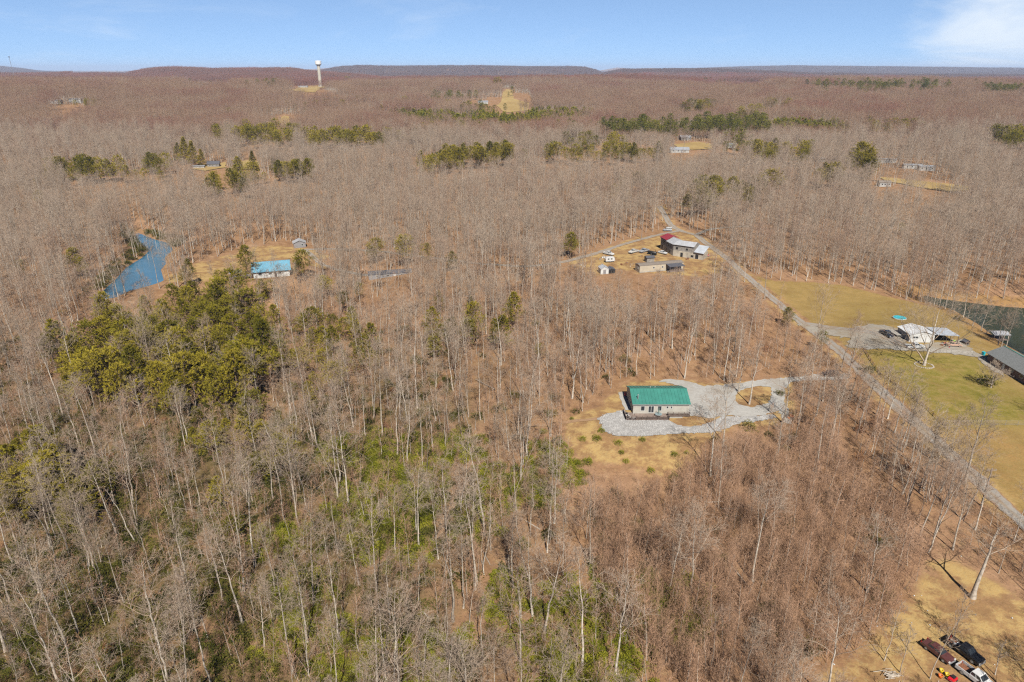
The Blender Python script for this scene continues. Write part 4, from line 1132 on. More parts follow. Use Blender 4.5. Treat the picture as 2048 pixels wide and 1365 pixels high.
spread('withered_oaks', OAKS, .7, -120, 160, 50, 250, 5, lambda x, y: .10 * patchy(x, y, 4, 3) + .22 * blob(G(1690, 900).x, G(1690, 900).y, 14, 20)(x, y), 'rusty withered oak leaves still hanging on young trees', 'undergrowth', clear=True, tallness=2)
# ---------------------------------------------------------------- building materials
def siding(name, c, pitch=.16, rough=.7):
    k = NT(name); o = k.obj(); sp = k.n('ShaderNodeSeparateXYZ'); k.l(o, sp.inputs[0])
    w = k.math('FRACT', k.math('DIVIDE', sp.outputs[2], pitch))
    n = k.noise(o, .8, 4)
    col = k.ramp(n, [(.3, tuple(v * .88 for v in c)), (.7, tuple(v * 1.08 for v in c))])
    return k.principled(col, rough, 0, .3, w, .6, .02)
def metal_roof(name, c, rust=None, rough=.45):
    k = NT(name); o = k.obj(); n = k.noise(o, .5, 4); n2 = k.noise(o, 3, 4, .7)
    col = k.ramp(n, [(.3, tuple(v * .85 for v in c)), (.7, tuple(v * 1.12 for v in c))])
    if rust: col = k.mix(k.rng(n2, .48, .68, 0, .8), col, rust)
    return k.principled(col, rough, .0, .45)
M_CREAM = siding('cream lap siding', (.32, .302, .268)); M_WHITE = siding('white lap siding', (.42, .42, .41)); M_TAN = siding('tan mobile home panels', (.33, .285, .22), .4)
M_GREYWALL = paint('grey sheet wall', (.17, .165, .17)); M_WEATHER = paint('weathered grey boards', (.17, .155, .14), .9, .4, .9); M_BLOCK = paint('stained concrete block', (.30, .265, .215), .9, .3, .6)
M_BRICKWALL = paint('red brown brick wall', (.14, .085, .065), .9, .25, 2)
M_GREENROOF = metal_roof('green metal roofing', (.034, .150, .122)); M_BLUEROOF = metal_roof('sky blue roofing', (.085, .215, .30), (.16, .27, .33)); M_REDROOF = metal_roof('dark red roofing', (.20, .022, .030))
M_TIN = metal_roof('galvanised tin', (.30, .31, .33), (.16, .12, .10)); M_WHITEROOF = metal_roof('white metal roofing', (.45, .46, .47)); M_GREYSH = paint('grey shingles', (.115, .12, .12), .9, .25, 3); M_BROWNSH = paint('brown shingles', (.15, .125, .105), .9, .25, 3)
M_DARKSH = paint('dark shingles', (.06, .06, .07), .85, .3, 3); M_LIGHTROOF = metal_roof('pale grey roofing', (.30, .32, .35))
M_TRIM = paint('white trim', (.42, .42, .41), .5, .05); M_DARKTRIM = paint('dark brown trim', (.045, .035, .03), .6); M_GLASS = paint('dark window glass', (.022, .026, .03), .08, .3, .4, 0, .6)
M_WOOD = paint('weathered deck wood', (.165, .125, .105), .85, .3, 1.2); M_WOODDARK = paint('dark stained wood', (.075, .052, .042), .8, .3, 1.2); M_CONCRETE = paint('concrete', (.25, .235, .21), .9, .2, .5)
M_STEEL = paint('grey steel', (.25, .25, .26), .4, .1, 1, .3); M_BLACK = paint('black plastic', (.015, .015, .016), .5); M_RUST = paint('rusty metal', (.15, .06, .03), .9, .4, 3); M_RED = paint('red plastic', (.42, .012, .02), .4)
M_TEAL = paint('teal vinyl', (.01, .30, .36), .4, .08); M_YELLOW = paint('yellow plastic', (.42, .30, .01), .45); M_ORANGE = paint('orange plastic', (.45, .10, .01), .45); M_STONE = paint('pale field stones', (.30, .27, .24), .95, .3, 2); M_LIME = paint('limestone rubble', (.275, .268, .262), .95, .28, .9)
M_POLE = paint('grey utility pole wood', (.19, .165, .145), .9, .25, 1); M_TOWER = paint('tower concrete', (.34, .315, .265), .8, .1, .05); M_TANK = paint('white tank paint', (.50, .50, .50), .4, .04, .1); M_LIMEGREEN = paint('lime green paint', (.25, .45, .02), .5)

def window_on(parent, face, u, z, w, h, L, W, frame=None, panes=1, name='window'):
    """rectangle on a wall of a building whose plan is 0..L by 0..W"""
    f, g = MB(), MB()
    def bx(m, u0, z0, u1, z1, d0, d1):
        if face == 'front': m.box(u0, -d1, z0, u1, -d0, z1)
        elif face == 'back': m.box(u0, W + d0, z0, u1, W + d1, z1)
        elif face == 'left': m.box(-d1, u0, z0, -d0, u1, z1)
        else: m.box(L + d0, u0, z0, L + d1, u1, z1)
    t = .09
    bx(f, u, z, u + w, z + t, .004, .06); bx(f, u, z + h - t, u + w, z + h, .004, .06); bx(f, u, z + t, u + t, z + h - t, .004, .06); bx(f, u + w - t, z + t, u + w, z + h - t, .004, .06)
    for i in range(1, panes): c = u + w * i / panes; bx(f, c - .04, z + t, c + .04, z + h - t, .004, .055)
    o = f.build(name, frame or M_TRIM, parent)
    pw = (w - 2 * t) / panes
    for i in range(panes):
        g = MB(); bx(g, u + t + i * pw + (.045 if i else 0), z + t + .002, u + t + (i + 1) * pw - (.045 if i < panes - 1 else 0), z + h - t - .002, .005, .025)
        g.build('pane', M_GLASS, o)
    return o

def gable(name, label, cat, loc, rz, L, W, h, rise, wallm, roofm, ridge='x', over=.35, wins=(), doors=(), cap=None, panels=0, group=None, t=.10, doorm=None):
    root = empty(name, loc, rz); tag(root, label, cat, group)
    m = MB()
    if ridge == 'x':
        m.loft([[(x, 0, -.6), (x, W, -.6), (x, W, h), (x, W / 2, h + rise - .02), (x, 0, h)] for x in (0, L)])
    else:
        m.loft([[(0, y, -.6), (0, y, h), (L / 2, y, h + rise - .02), (L, y, h), (L, y, -.6)] for y in (0, W)])
    m.build('wall', wallm, root)
    span = W if ridge == 'x' else L
    dz = rise / (span / 2) * over
    def slope(sgn):
        if ridge == 'x':
            y0 = -over if sgn < 0 else W + over
            q = [(-over, y0, h - dz + t), (L + over, y0, h - dz + t), (L + over, W / 2, h + rise + t), (-over, W / 2, h + rise + t)]
        else:
            x0 = -over if sgn < 0 else L + over
            q = [(x0, -over, h - dz + t), (x0, W + over, h - dz + t), (L / 2, W + over, h + rise + t), (L / 2, -over, h + rise + t)]
        return [Vector(p) for p in q]
    roof = None
    for sgn in (-1, 1):
        q = slope(sgn)
        r = MB().slab(q, t).build('roof', roofm, root)
        if panels:
            up = (q[1] - q[0]).cross(q[2] - q[0]).normalized()
            if up.z < 0: up = -up
            for i in range(panels):
                a, b = (i + .012) / panels, (i + .988) / panels
                p = [q[0].lerp(q[1], a), q[0].lerp(q[1], b), q[3].lerp(q[2], b), q[3].lerp(q[2], a)]
                pm = MB().slab([v + up * .025 for v in p], .02)
                for e0, e1 in ((p[0], p[3]),):
                    w_ = (q[1] - q[0]).normalized() * .05
                    pm.slab([e0 + up * .075, e0 + w_ + up * .075, e1 + w_ + up * .075, e1 + up * .075], .045)
                pm.build('roof_panel', roofm, r)
    if ridge == 'x': MB().box(-over, W / 2 - .16, h + rise + t - .02, L + over, W / 2 + .16, h + rise + t + .05).build('ridge_cap', cap or roofm, root)
    else: MB().box(L / 2 - .16, -over, h + rise + t - .02, L / 2 + .16, W + over, h + rise + t + .05).build('ridge_cap', cap or roofm, root)
    for wdef in wins: window_on(root, *wdef[:5], L, W, panes=wdef[5] if len(wdef) > 5 else 1)
    for d in doors:
        face, u, z, w, hh = d[:5]; dm = MB()
        if face == 'front': dm.box(u, -.05, z, u + w, -.004, z + hh); hb = (u + w * .85, -.11, z + hh * .45, u + w * .85 + .06, -.05, z + hh * .45 + .12)
        elif face == 'left': dm.box(-.05, u, z, -.004, u + w, z + hh); hb = (-.11, u + w * .85, z + hh * .45, -.05, u + w * .85 + .06, z + hh * .45 + .12)
        else: dm.box(L + .004, u, z, L + .05, u + w, z + hh); hb = (L + .05, u + w * .85, z + hh * .45, L + .11, u + w * .85 + .06, z + hh * .45 + .12)
        do = dm.build('door', d[5] if len(d) > 5 else M_TRIM, root); MB().box(*hb).build('handle', M_STEEL, do)
    return root

def frame_from(pl, pr):
    a, b = G(*pl), G(*pr); d = b - a
    return a, math.atan2(d.y, d.x), math.hypot(d.x, d.y)

# ---------------------------------------------------------------- the green-roofed house, its deck and yard
HA, HR, HL = frame_from((1265.5, 829), (1376.7, 829))
HW = 10.0
house = gable('house', 'cream-sided house with a teal green metal roof above white rubble', 'house', HA, HR, HL, HW, 2.95, 1.75, M_CREAM, M_GREENROOF, 'x', .32,
              wins=[('front', 1.85, .95, 1.05, 1.4), ('front', 6.05, .95, 1.05, 1.4), ('front', 8.2, 1.6, .6, .7), ('front', 9.25, 1.55, .5, .75), ('left', 3, 1.2, 1.0, 1.1), ('left', 6.2, 1.2, 1.0, 1.1)],
              panels=17, cap=paint('dark green ridge', (.03, .10, .08), .5))
window_on(house, 'front', 3.75, .45, 1.45, 1.9, HL, HW, panes=2, name='sliding_door')
MB().box(-.32, -.37, 2.72, HL + .32, -.33, 2.86).build('fascia', M_DARKTRIM, house)
MB().box(-.30, -.44, 2.76, HL + .30, -.371, 2.84).build('gutter', M_TRIM, house)
fl = MB().tube((1.25, 1.3, 3.35), (1.25, 1.3, 4.6), .11, n=10).build('flue', M_STEEL, house)
MB().lathe([(.10, 4.6), (.2, 4.65), (.2, 4.75), (.03, 4.87)], 10, (1.25, 1.3)).build('flue_cap', M_STEEL, fl)
for xx in (5.2, 6.4): MB().tube((xx, HW * .62, 4.1), (xx, HW * .62, 4.8), .06).build('vent_pipe', M_TRIM, house)
MB().box(.02, -.03, -.5, HL - .02, -.004, .28).build('skirting', M_CONCRETE, house)
def deck():
    root = empty('deck', HA, HR); tag(root, 'weathered wooden deck with railings along the front of the green-roofed house', 'deck')
    secs = [(-2.3, -3.3, .35, .9, .15), (.36, -3.3, 8.4, -.06, .30), (8.41, -1.35, HL, -.06, .30)]
    for (x0, y0, x1, y1, z) in secs:
        n = int((y1 - y0) / .145)
        for i in range(n):
            MB().box(x0, y0 + i * .145, z - .04, x1, y0 + i * .145 + .132, z).build('deck_board', M_WOOD, root)
        MB().box(x0, y0 - .05, z - .28, x1, y0 - .005, z - .005).build('rim_board', M_WOODDARK, root)
        for x in np.linspace(x0 + .1, x1 - .1, max(2, int((x1 - x0) / 2.1))):
            MB().box(x - .07, y0 + .02, -1.6, x + .07, y0 + .16, z - .05).build('support_post', M_WOODDARK, root)
    def rail(a, b, z):
        a, b = Vector(a), Vector(b); d = b - a; n = max(1, round(d.length / 1.4))
        for i in range(n + 1):
            p = a + d * i / n; MB().box(p.x - .055, p.y - .055, z - .2, p.x + .055, p.y + .055, z + 1.02).build('rail_post', M_WOODDARK, root)
        s = Vector((-d.y, d.x)).normalized() * .045
        for zz, hh in ((.98, .05), (.55, .05), (.16, .05)):
            MB().slab([(*(a - s), z + zz + hh), (*(b - s), z + zz + hh), (*(b + s), z + zz + hh), (*(a + s), z + zz + hh)], hh).build('rail', M_WOODDARK if zz < .9 else M_WOOD, root)
        m = MB()
        for i in range(int(d.length / .17)):
            p = a + d * ((i + .5) / int(d.length / .17)); m.box(p.x - .016, p.y - .016, z + .2, p.x + .016, p.y + .016, z + .96)
        tag(m.build('balusters', M_WOODDARK, root), kind='stuff')
    rail((-2.25, .85), (-2.25, -3.25), .15); rail((-2.25, -3.25), (.3, -3.25), .15); rail((.42, -3.25), (8.34, -3.25), .30); rail((8.34, -3.25), (8.34, -1.3), .30); rail((8.46, -1.3), (HL - .05, -1.3), .30)
    MB().box(8.5, -2.0, -.1, 12.0, -1.42, .05).build('step', M_CONCRETE, root)
deck()
def at_house(x, y, z): return Matrix.Translation(HA) @ Matrix.Rotation(HR, 4, 'Z') @ Vector((x, y, z))
pt = empty('patio_table', at_house(6.0, -1.75, .30)); tag(pt, 'round grey glass patio table on the wooden deck', 'table')
MB().lathe([(.02, .70), (.85, .70), (.87, .715), (.85, .73), (.02, .73)], 24).build('table_top', paint('grey green glass', (.16, .21, .22), .15), pt)
for i in range(4):
    a = i * math.pi / 2 + .6; MB().tube((math.cos(a) * .55, math.sin(a) * .55, 0), (math.cos(a) * .4, math.sin(a) * .4, .70), .025).build('leg', M_STEEL, pt)
um = empty('patio_umbrella', at_house(6.0, -1.75, .30)); tag(um, 'folded grey-green patio umbrella standing in the round deck table', 'umbrella')
MB().tube((0, 0, 0), (0, 0, 2.55), .025).build('pole', M_STEEL, um); MB().lathe([(.03, 1.1), (.16, 1.15), (.13, 1.7), (.07, 2.3), (.02, 2.5)], 10).build('canopy', paint('grey green canvas', (.12, .17, .14), .9), um)
def deck_chair(loc, rz, label):
    c = empty('deck_chair', loc, rz); tag(c, label, 'chair', 'dark chairs on the deck wing')
    MB().box(-.25, -.25, .40, .25, .25, .46).build('seat', M_BLACK, c); MB().box(-.25, .22, .46, .25, .27, .95).build('backrest', M_BLACK, c)
    for a in (-.22, .22):
        for b in (-.22, .22): MB().box(a - .02, b - .02, 0, a + .02, b + .02, .40).build('leg', M_BLACK, c)
deck_chair(at_house(-1.6, -.4, .15), HR + 1.2, 'dark chair at the house end of the small deck wing'); deck_chair(at_house(-1.5, -2.3, .15), HR + 1.9, 'dark chair near the outer corner of the small deck wing')
g = G(1250.5, 792); rb = empty('red_barrel', g); tag(rb, 'round red barrel on the gravel beside the green-roofed house', 'barrel')
MB().lathe([(.05, 0), (.32, 0), (.37, .2), (.38, .5), (.34, .85), (.05, .88)], 16).build('body', M_RED, rb, True); MB().lathe([(.05, .88), (.30, .88), (.30, .93), (.05, .95)], 16).build('lid', M_RED, rb)

def rocks(name, poly, n, r0, r1, mat, lift, label, hole=None):
    V, F, off = [], [], 0
    base = np.array([(1, 0, 0), (-1, 0, 0), (0, 1, 0), (0, -1, 0), (0, 0, 1), (0, 0, -1), (.7, .7, .3), (-.7, .6, -.2), (-.6, -.7, .4), (.6, -.7, -.3)], float)
    bm = bmesh.new(); bmesh.ops.create_icosphere(bm, subdivisions=1, radius=1); bv = np.array([v.co for v in bm.verts]); bf = np.array([[v.index for v in f.verts] for f in bm.faces]); bm.free()
    lo, hi = poly.min(0), poly.max(0); pts = np.zeros((0, 2))
    while len(pts) < n:
        c = rng.uniform(lo, hi, (n, 2)); ok = inside(poly, c[:, 0], c[:, 1])
        if hole is not None: ok &= ~inside(hole, c[:, 0], c[:, 1])
        pts = np.vstack([pts, c[ok]])
    pts = pts[:n]; z = hgt(pts[:, 0], pts[:, 1]) + lift
    for (x_, y_), z_ in zip(pts, z):
        s = r0 + (r1 - r0) * rng.random() ** 2
        a = rng.random() * 6.28; M_ = np.array([[math.cos(a), -math.sin(a), 0], [math.sin(a), math.cos(a), 0], [0, 0, 1]])
        v = (bv * rng.uniform(.7, 1.25, (len(bv), 1)) * np.array([1, rng.uniform(.6, 1), rng.uniform(.45, .8)])) @ M_.T * s + np.array([x_, y_, z_ + s * .15])
        V.append(v); F.append(bf + off); off += len(bv)
    me = np_mesh(name, np.concatenate(V), np.concatenate(F).ravel(), np.full(n * len(bf), 3))
    return tag(link(name, me, mat), label, 'stones', kind='stuff')
rocks('rubble_stones', GP['RIPRAP'], 10000, .05, .17, M_LIME, .13, 'white limestone rubble banked below the deck of the house', GP['MOUND'])
M_SEED = None
for i, (a, b) in enumerate([(350, 492), (318, 548), (222, 548), (487, 640), (632, 552), (850, 655), (932, 640), (687, 765), (465, 575), (148, 408), (520, 700)]):
    g = G(*P8([(a, b)])[0]); o = link('evergreen_seedling', LAURELS[i % 3]); o.location = g; s = rng.uniform(.35, .65); o.scale = (s, s, s * 1.15); o.rotation_euler[2] = i
    tag(o, 'small green shrub on the bare tan slope below the white rubble', 'shrub', 'small shrubs on the slope below the house')

# ---------------------------------------------------------------- vehicles
M_TYRE = paint('tyre rubber', (.018, .018, .019), .9); M_LAMP = paint('headlamp lens', (.45, .45, .43), .15); M_TAIL = paint('tail lamp lens', (.25, .01, .01), .2); M_RIMS = paint('steel wheel', (.25, .25, .25), .4, .1, 1, .4)
PAINTS = {}
def carpaint(key, c):
    if key not in PAINTS:
        k = NT(key + ' vehicle paint'); n = k.noise(k.obj(), 1.2, 4)
        k.principled(k.ramp(n, [(.35, tuple(v * .85 for v in c)), (.65, c)]), .28, 0, .5); PAINTS[key] = k.m
    return PAINTS[key]
C_WHITE, C_SILVER, C_NAVY, C_BLACK, C_MAROON, C_TAN = carpaint('white', (.44, .44, .44)), carpaint('silver grey', (.24, .25, .27)), carpaint('navy', (.012, .02, .035)), carpaint('black', (.010, .010, .012)), carpaint('maroon', (.075, .028, .026)), carpaint('faded tan', (.36, .24, .18))
C_RED = carpaint('red', (.36, .012, .016)); C_TRUCKWHITE = carpaint('dusty white', (.40, .39, .37))

def wheel(root, x, y, r=.37, w=.24):
    m = MB().loft([[(x + rr * math.cos(a), yy, r + rr * math.sin(a)) for a in np.linspace(0, 2 * math.pi, 18, False)] for rr, yy in ((r * .8, y - w / 2), (r, y - w / 2 + .04), (r, y + w / 2 - .04), (r * .8, y + w / 2))])
    t = m.build('wheel', M_TYRE, root, True); s = 1 if y > 0 else -1
    MB().loft([[(x + rr * math.cos(a), y + s * d, r + rr * math.sin(a)) for a in np.linspace(0, 2 * math.pi, 14, False)] for rr, d in ((r * .62, w / 2 - .03), (r * .62, w / 2 + .012), (r * .25, w / 2 + .03))]).build('rim', M_RIMS, t)

def cabin(root, x0, x1, w0, z0, X0, X1, w1, z1, mat, splits=1):
    b = [(x1, w0), (x0, w0), (x0, -w0), (x1, -w0)]; tp = [(X1, w1), (X0, w1), (X0, -w1), (X1, -w1)]
    MB().loft([[(x, y, z0) for x, y in b], [(x, y, z1) for x, y in tp], [(x * .94 + (X0 + X1) / 2 * .06, y * .9, z1 + .06) for x, y in tp]]).build('cabin', mat, root)
    def pane(name, p0, p1, q0, q1, fu=(.07, .93), fv=(.16, .90)):
        p0, p1, q0, q1 = map(Vector, (p0, p1, q0, q1))
        f = lambda u, v: (p0.lerp(p1, u)).lerp(q0.lerp(q1, u), v)
        c = [f(fu[0], fv[0]), f(fu[1], fv[0]), f(fu[1], fv[1]), f(fu[0], fv[1])]
        n = (c[1] - c[0]).cross(c[3] - c[0]).normalized()
        if n.dot(c[0] - Vector(((x0 + x1) / 2, 0, (z0 + z1) / 2))) < 0: n = -n
        MB().add([v + n * .012 for v in c] + [v - n * .01 for v in c], [(0, 1, 2, 3), (7, 6, 5, 4), (0, 4, 5, 1), (1, 5, 6, 2), (2, 6, 7, 3), (3, 7, 4, 0)]).build(name, M_GLASS, root)
    pane('windshield', (x1, -w0, z0), (x1, w0, z0), (X1, -w1, z1), (X1, w1, z1)); pane('rear_window', (x0, -w0, z0), (x0, w0, z0), (X0, -w1, z1), (X0, w1, z1), fv=(.3, .9))
    for s in (-1, 1):
        for i in range(splits):
            a, b_ = i / splits, (i + 1) / splits
            pane('side_window', (x0, s * w0, z0), (x1, s * w0, z0), (X0, s * w1, z1), (X1, s * w1, z1), (a + .05, b_ - .04), (.22, .88))

def vehicle(kind, px, py, heading, mat, label, bedm=None, roofm=None, name=None, hood=None, load=None, scale=.96):
    g = G(px, py)
    root = empty(name or {'pickup': 'pickup_truck', 'sedan': 'sedan_car', 'suv': 'sport_utility_vehicle', 'van': 'van'}[kind], (g.x, g.y, g.z + .06), R(heading)); root.scale = (scale,) * 3; tag(root, label, {'pickup': 'truck', 'sedan': 'car', 'suv': 'car', 'van': 'van'}[kind])
    if kind == 'pickup':
        L, w = 2.85, .95
        MB().side([(-.72, .45), (-.72, 1.12), (1.32, 1.12), (2.55, 1.02), (2.8, .88), (2.84, .5), (2.5, .42)], -w, w).build('body', mat, root, bevel=.05)
        if hood: MB().side([(1.36, 1.132), (1.36, 1.15), (2.5, 1.05), (2.72, .96), (2.72, .93), (2.5, 1.032)], -w * .86, w * .86).build('hood', hood, root)
        b = MB(); b.box(-2.8, -w, .5, -.74, -w + .09, 1.1); b.box(-2.8, w - .09, .5, -.74, w, 1.1); b.build('bed_side', mat, root)
        MB().box(-2.86, -w + .02, .5, -2.802, w - .02, 1.08).build('tailgate', mat, root); MB().box(-2.8, -w + .092, .55, -.722, w - .092, .64).build('bed_floor', bedm or M_WOODDARK, root)
        cabin(root, -.68, 1.38, .91, 1.12, -.52, .62, .76, 1.80, roofm or mat, 2); ax = (1.75, -1.75); r = .40
        if load:
            for i, (lx, ly, lw, lh, lm) in enumerate(load): MB().box(lx, ly, .642, lx + lw, ly + lw * .7, .642 + lh).build('load', lm, root)
    elif kind == 'sedan':
        L, w = 2.35, .88
        MB().side([(-2.3, .4), (-2.35, .75), (-2.2, .92), (-1.3, .96), (1.05, .94), (2.05, .82), (2.32, .66), (2.3, .38)], -w, w).build('body', mat, root, bevel=.06)
        cabin(root, -1.5, 1.1, .82, .95, -.95, .35, .64, 1.40, roofm or mat, 2); ax = (1.4, -1.4); r = .32
    else:
        L, w = 2.4, .93; tall = kind == 'van'
        MB().side([(-2.35, .45), (-2.4, 1.0), (-2.3, 1.08), (1.15, 1.08), (2.2, .98), (2.42, .75), (2.38, .42)], -w, w).build('body', mat, root, bevel=.06)
        cabin(root, -2.3, 1.2, .88, 1.07, -2.12, .45 if not tall else .75, .74, 1.75 if not tall else 2.05, roofm or mat, 3); ax = (1.5, -1.45); r = .37
    for a in ax:
        for s in (-1, 1): wheel(root, a, s * (w - .10), r)
    for s in (-1, 1):
        MB().box(L - .14, s * .68 - .16, .66, L + .012, s * .68 + .16, .82).build('headlight', M_LAMP, root); MB().box(-L - .03, s * .78 - .1, .68, -L + .1, s * .78 + .1, .92).build('taillight', M_TAIL, root)
        MB().box(.85, s * (w + .02) - .09, 1.12, 1.02, s * (w + .02) + .09, 1.28).build('mirror', M_BLACK, root)
    MB().box(L - .05, -w * .92, .40, L + .08, w * .92, .58).build('bumper', M_STEEL, root); MB().box(-L - .1, -w * .92, .42, -L + .02, w * .92, .58).build('bumper', M_STEEL, root)
    return root
def DV(a): return a
vehicle('pickup', 1927, 1308, -64, C_BLACK, 'black pickup with white door stripe and a cluttered bed in the straw clearing', M_RUST, C_BLACK, hood=C_BLACK, scale=.9, load=[(-1.6, -.5, .5, .35, M_STEEL), (-2.4, -.2, .6, .3, M_WOOD), (-1.1, .1, .3, .4, M_TRIM), (-2.5, -.7, .35, .25, M_RUST), (-1.5, .25, .4, .2, M_TRIM)])
vehicle('sedan', 1874, 1309, -64, C_MAROON, 'rusty maroon sedan parked beside the black pickup', roofm=C_MAROON, scale=.92)
vehicle('pickup', 1951, 1362, -64, C_WHITE, 'white pickup with an empty brown bed at the bottom edge', M_RUST, scale=.9)
vehicle('suv', 1660, 753, 172, C_BLACK, 'black vehicle at the lane end of the gravel driveway')
vehicle('pickup', 1773, 672, -84, C_NAVY, 'dark blue pickup parked left of the white-roofed garage', M_BLACK)
vehicle('pickup', 1829, 697, 0, C_WHITE, 'white pickup parked in front of the white-roofed garage', M_BLACK)
vehicle('sedan', 1907, 693, -3, C_TAN, 'faded tan car in front of the open carport')
vehicle('pickup', 1217, 510, -48, C_WHITE, 'white pickup with a dark bed next to the white scrap heap', M_BLACK)
vehicle('pickup', 1267, 506, -140, C_TRUCKWHITE, 'white pickup parked alone on the pale barn drive', M_BLACK)
vehicle('pickup', 1288, 504.5, -140, C_SILVER, 'silver grey pickup parked between the white truck and the black tank', M_BLACK)
vehicle('sedan', 1325, 508, -50, C_WHITE, 'white car parked right beside the barn wall')
vehicle('van', 1335, 462.5, 175, C_SILVER, 'silver van with a dark lower body on the lane behind the barn', roofm=C_WHITE)
vehicle('sedan', 1408, 513, -30, C_RED, 'bright red car at the far end of the barn')

def mower():
    g = G(1579, 837); r = empty('riding_mower', (g.x, g.y, g.z + .12), R(-60)); tag(r, 'orange and black riding mower at the corner of the gravel driveway', 'mower')
    MB().box(-.7, -.35, .35, .9, .35, .62).build('body', M_BLACK, r, bevel=.04); MB().side([(.1, .62), (.1, .95), (.9, .85), (.95, .62)], -.3, .3).build('hood', M_ORANGE, r, bevel=.04); MB().box(-.45, -.25, .62, 0, .25, .74).build('seat', M_BLACK, r); MB().box(-.52, -.25, .74, -.44, .25, 1.1).build('backrest', M_BLACK, r)
    MB().box(-.3, -.65, .12, .5, .65, .3).build('mower_deck', M_ORANGE, r)
    for a, rr in ((.65, .22), (-.5, .32)):
        for s in (-1, 1): wheel(r, a, s * .42, rr, .2)
mower()
def trailer():
    g = G(1790, 670); r = empty('flat_trailer', (g.x, g.y, g.z + .12), R(-84)); tag(r, 'grey flatbed trailer between the dark blue pickup and the garage', 'trailer')
    MB().box(-2.6, -1.05, .62, 2.4, 1.05, .72).build('bed', M_CONCRETE, r)
    for s in (-1, 1): MB().box(-2.6, s * 1.08 - .03, .5, 2.4, s * 1.08 + .03, .72).build('side_rail', M_STEEL, r)
    MB().tube((2.4, 0, .55), (3.5, 0, .5), .06).build('tongue', M_STEEL, r)
    for s in (-1, 1): wheel(r, -.5, s * 1.22, .32); wheel(r, .3, s * 1.22, .32)
trailer()
def smoker():
    g = G(1304, 510); r = empty('tank_trailer', (g.x, g.y, g.z + .08), R(-42)); tag(r, 'long black tank on a trailer between the parked barn vehicles', 'trailer')
    MB().loft([[(x_, rr * math.cos(a), 1.05 + rr * math.sin(a)) for a in np.linspace(0, 2 * math.pi, 18, False)] for x_, rr in ((-2.2, .3), (-2.1, .62), (2.1, .62), (2.2, .3))]).build('tank', M_BLACK, r, True)
    MB().box(-2.3, -.6, .35, 2.3, .6, .45).build('frame', M_BLACK, r); MB().tube((1.6, 0, 1.6), (1.6, 0, 2.3), .1).build('stack', M_BLACK, r); MB().tube((2.3, 0, .4), (3.4, 0, .4), .05).build('tongue', M_BLACK, r)
    for s in (-1, 1): wheel(r, 0, s * .78, .34)
smoker()

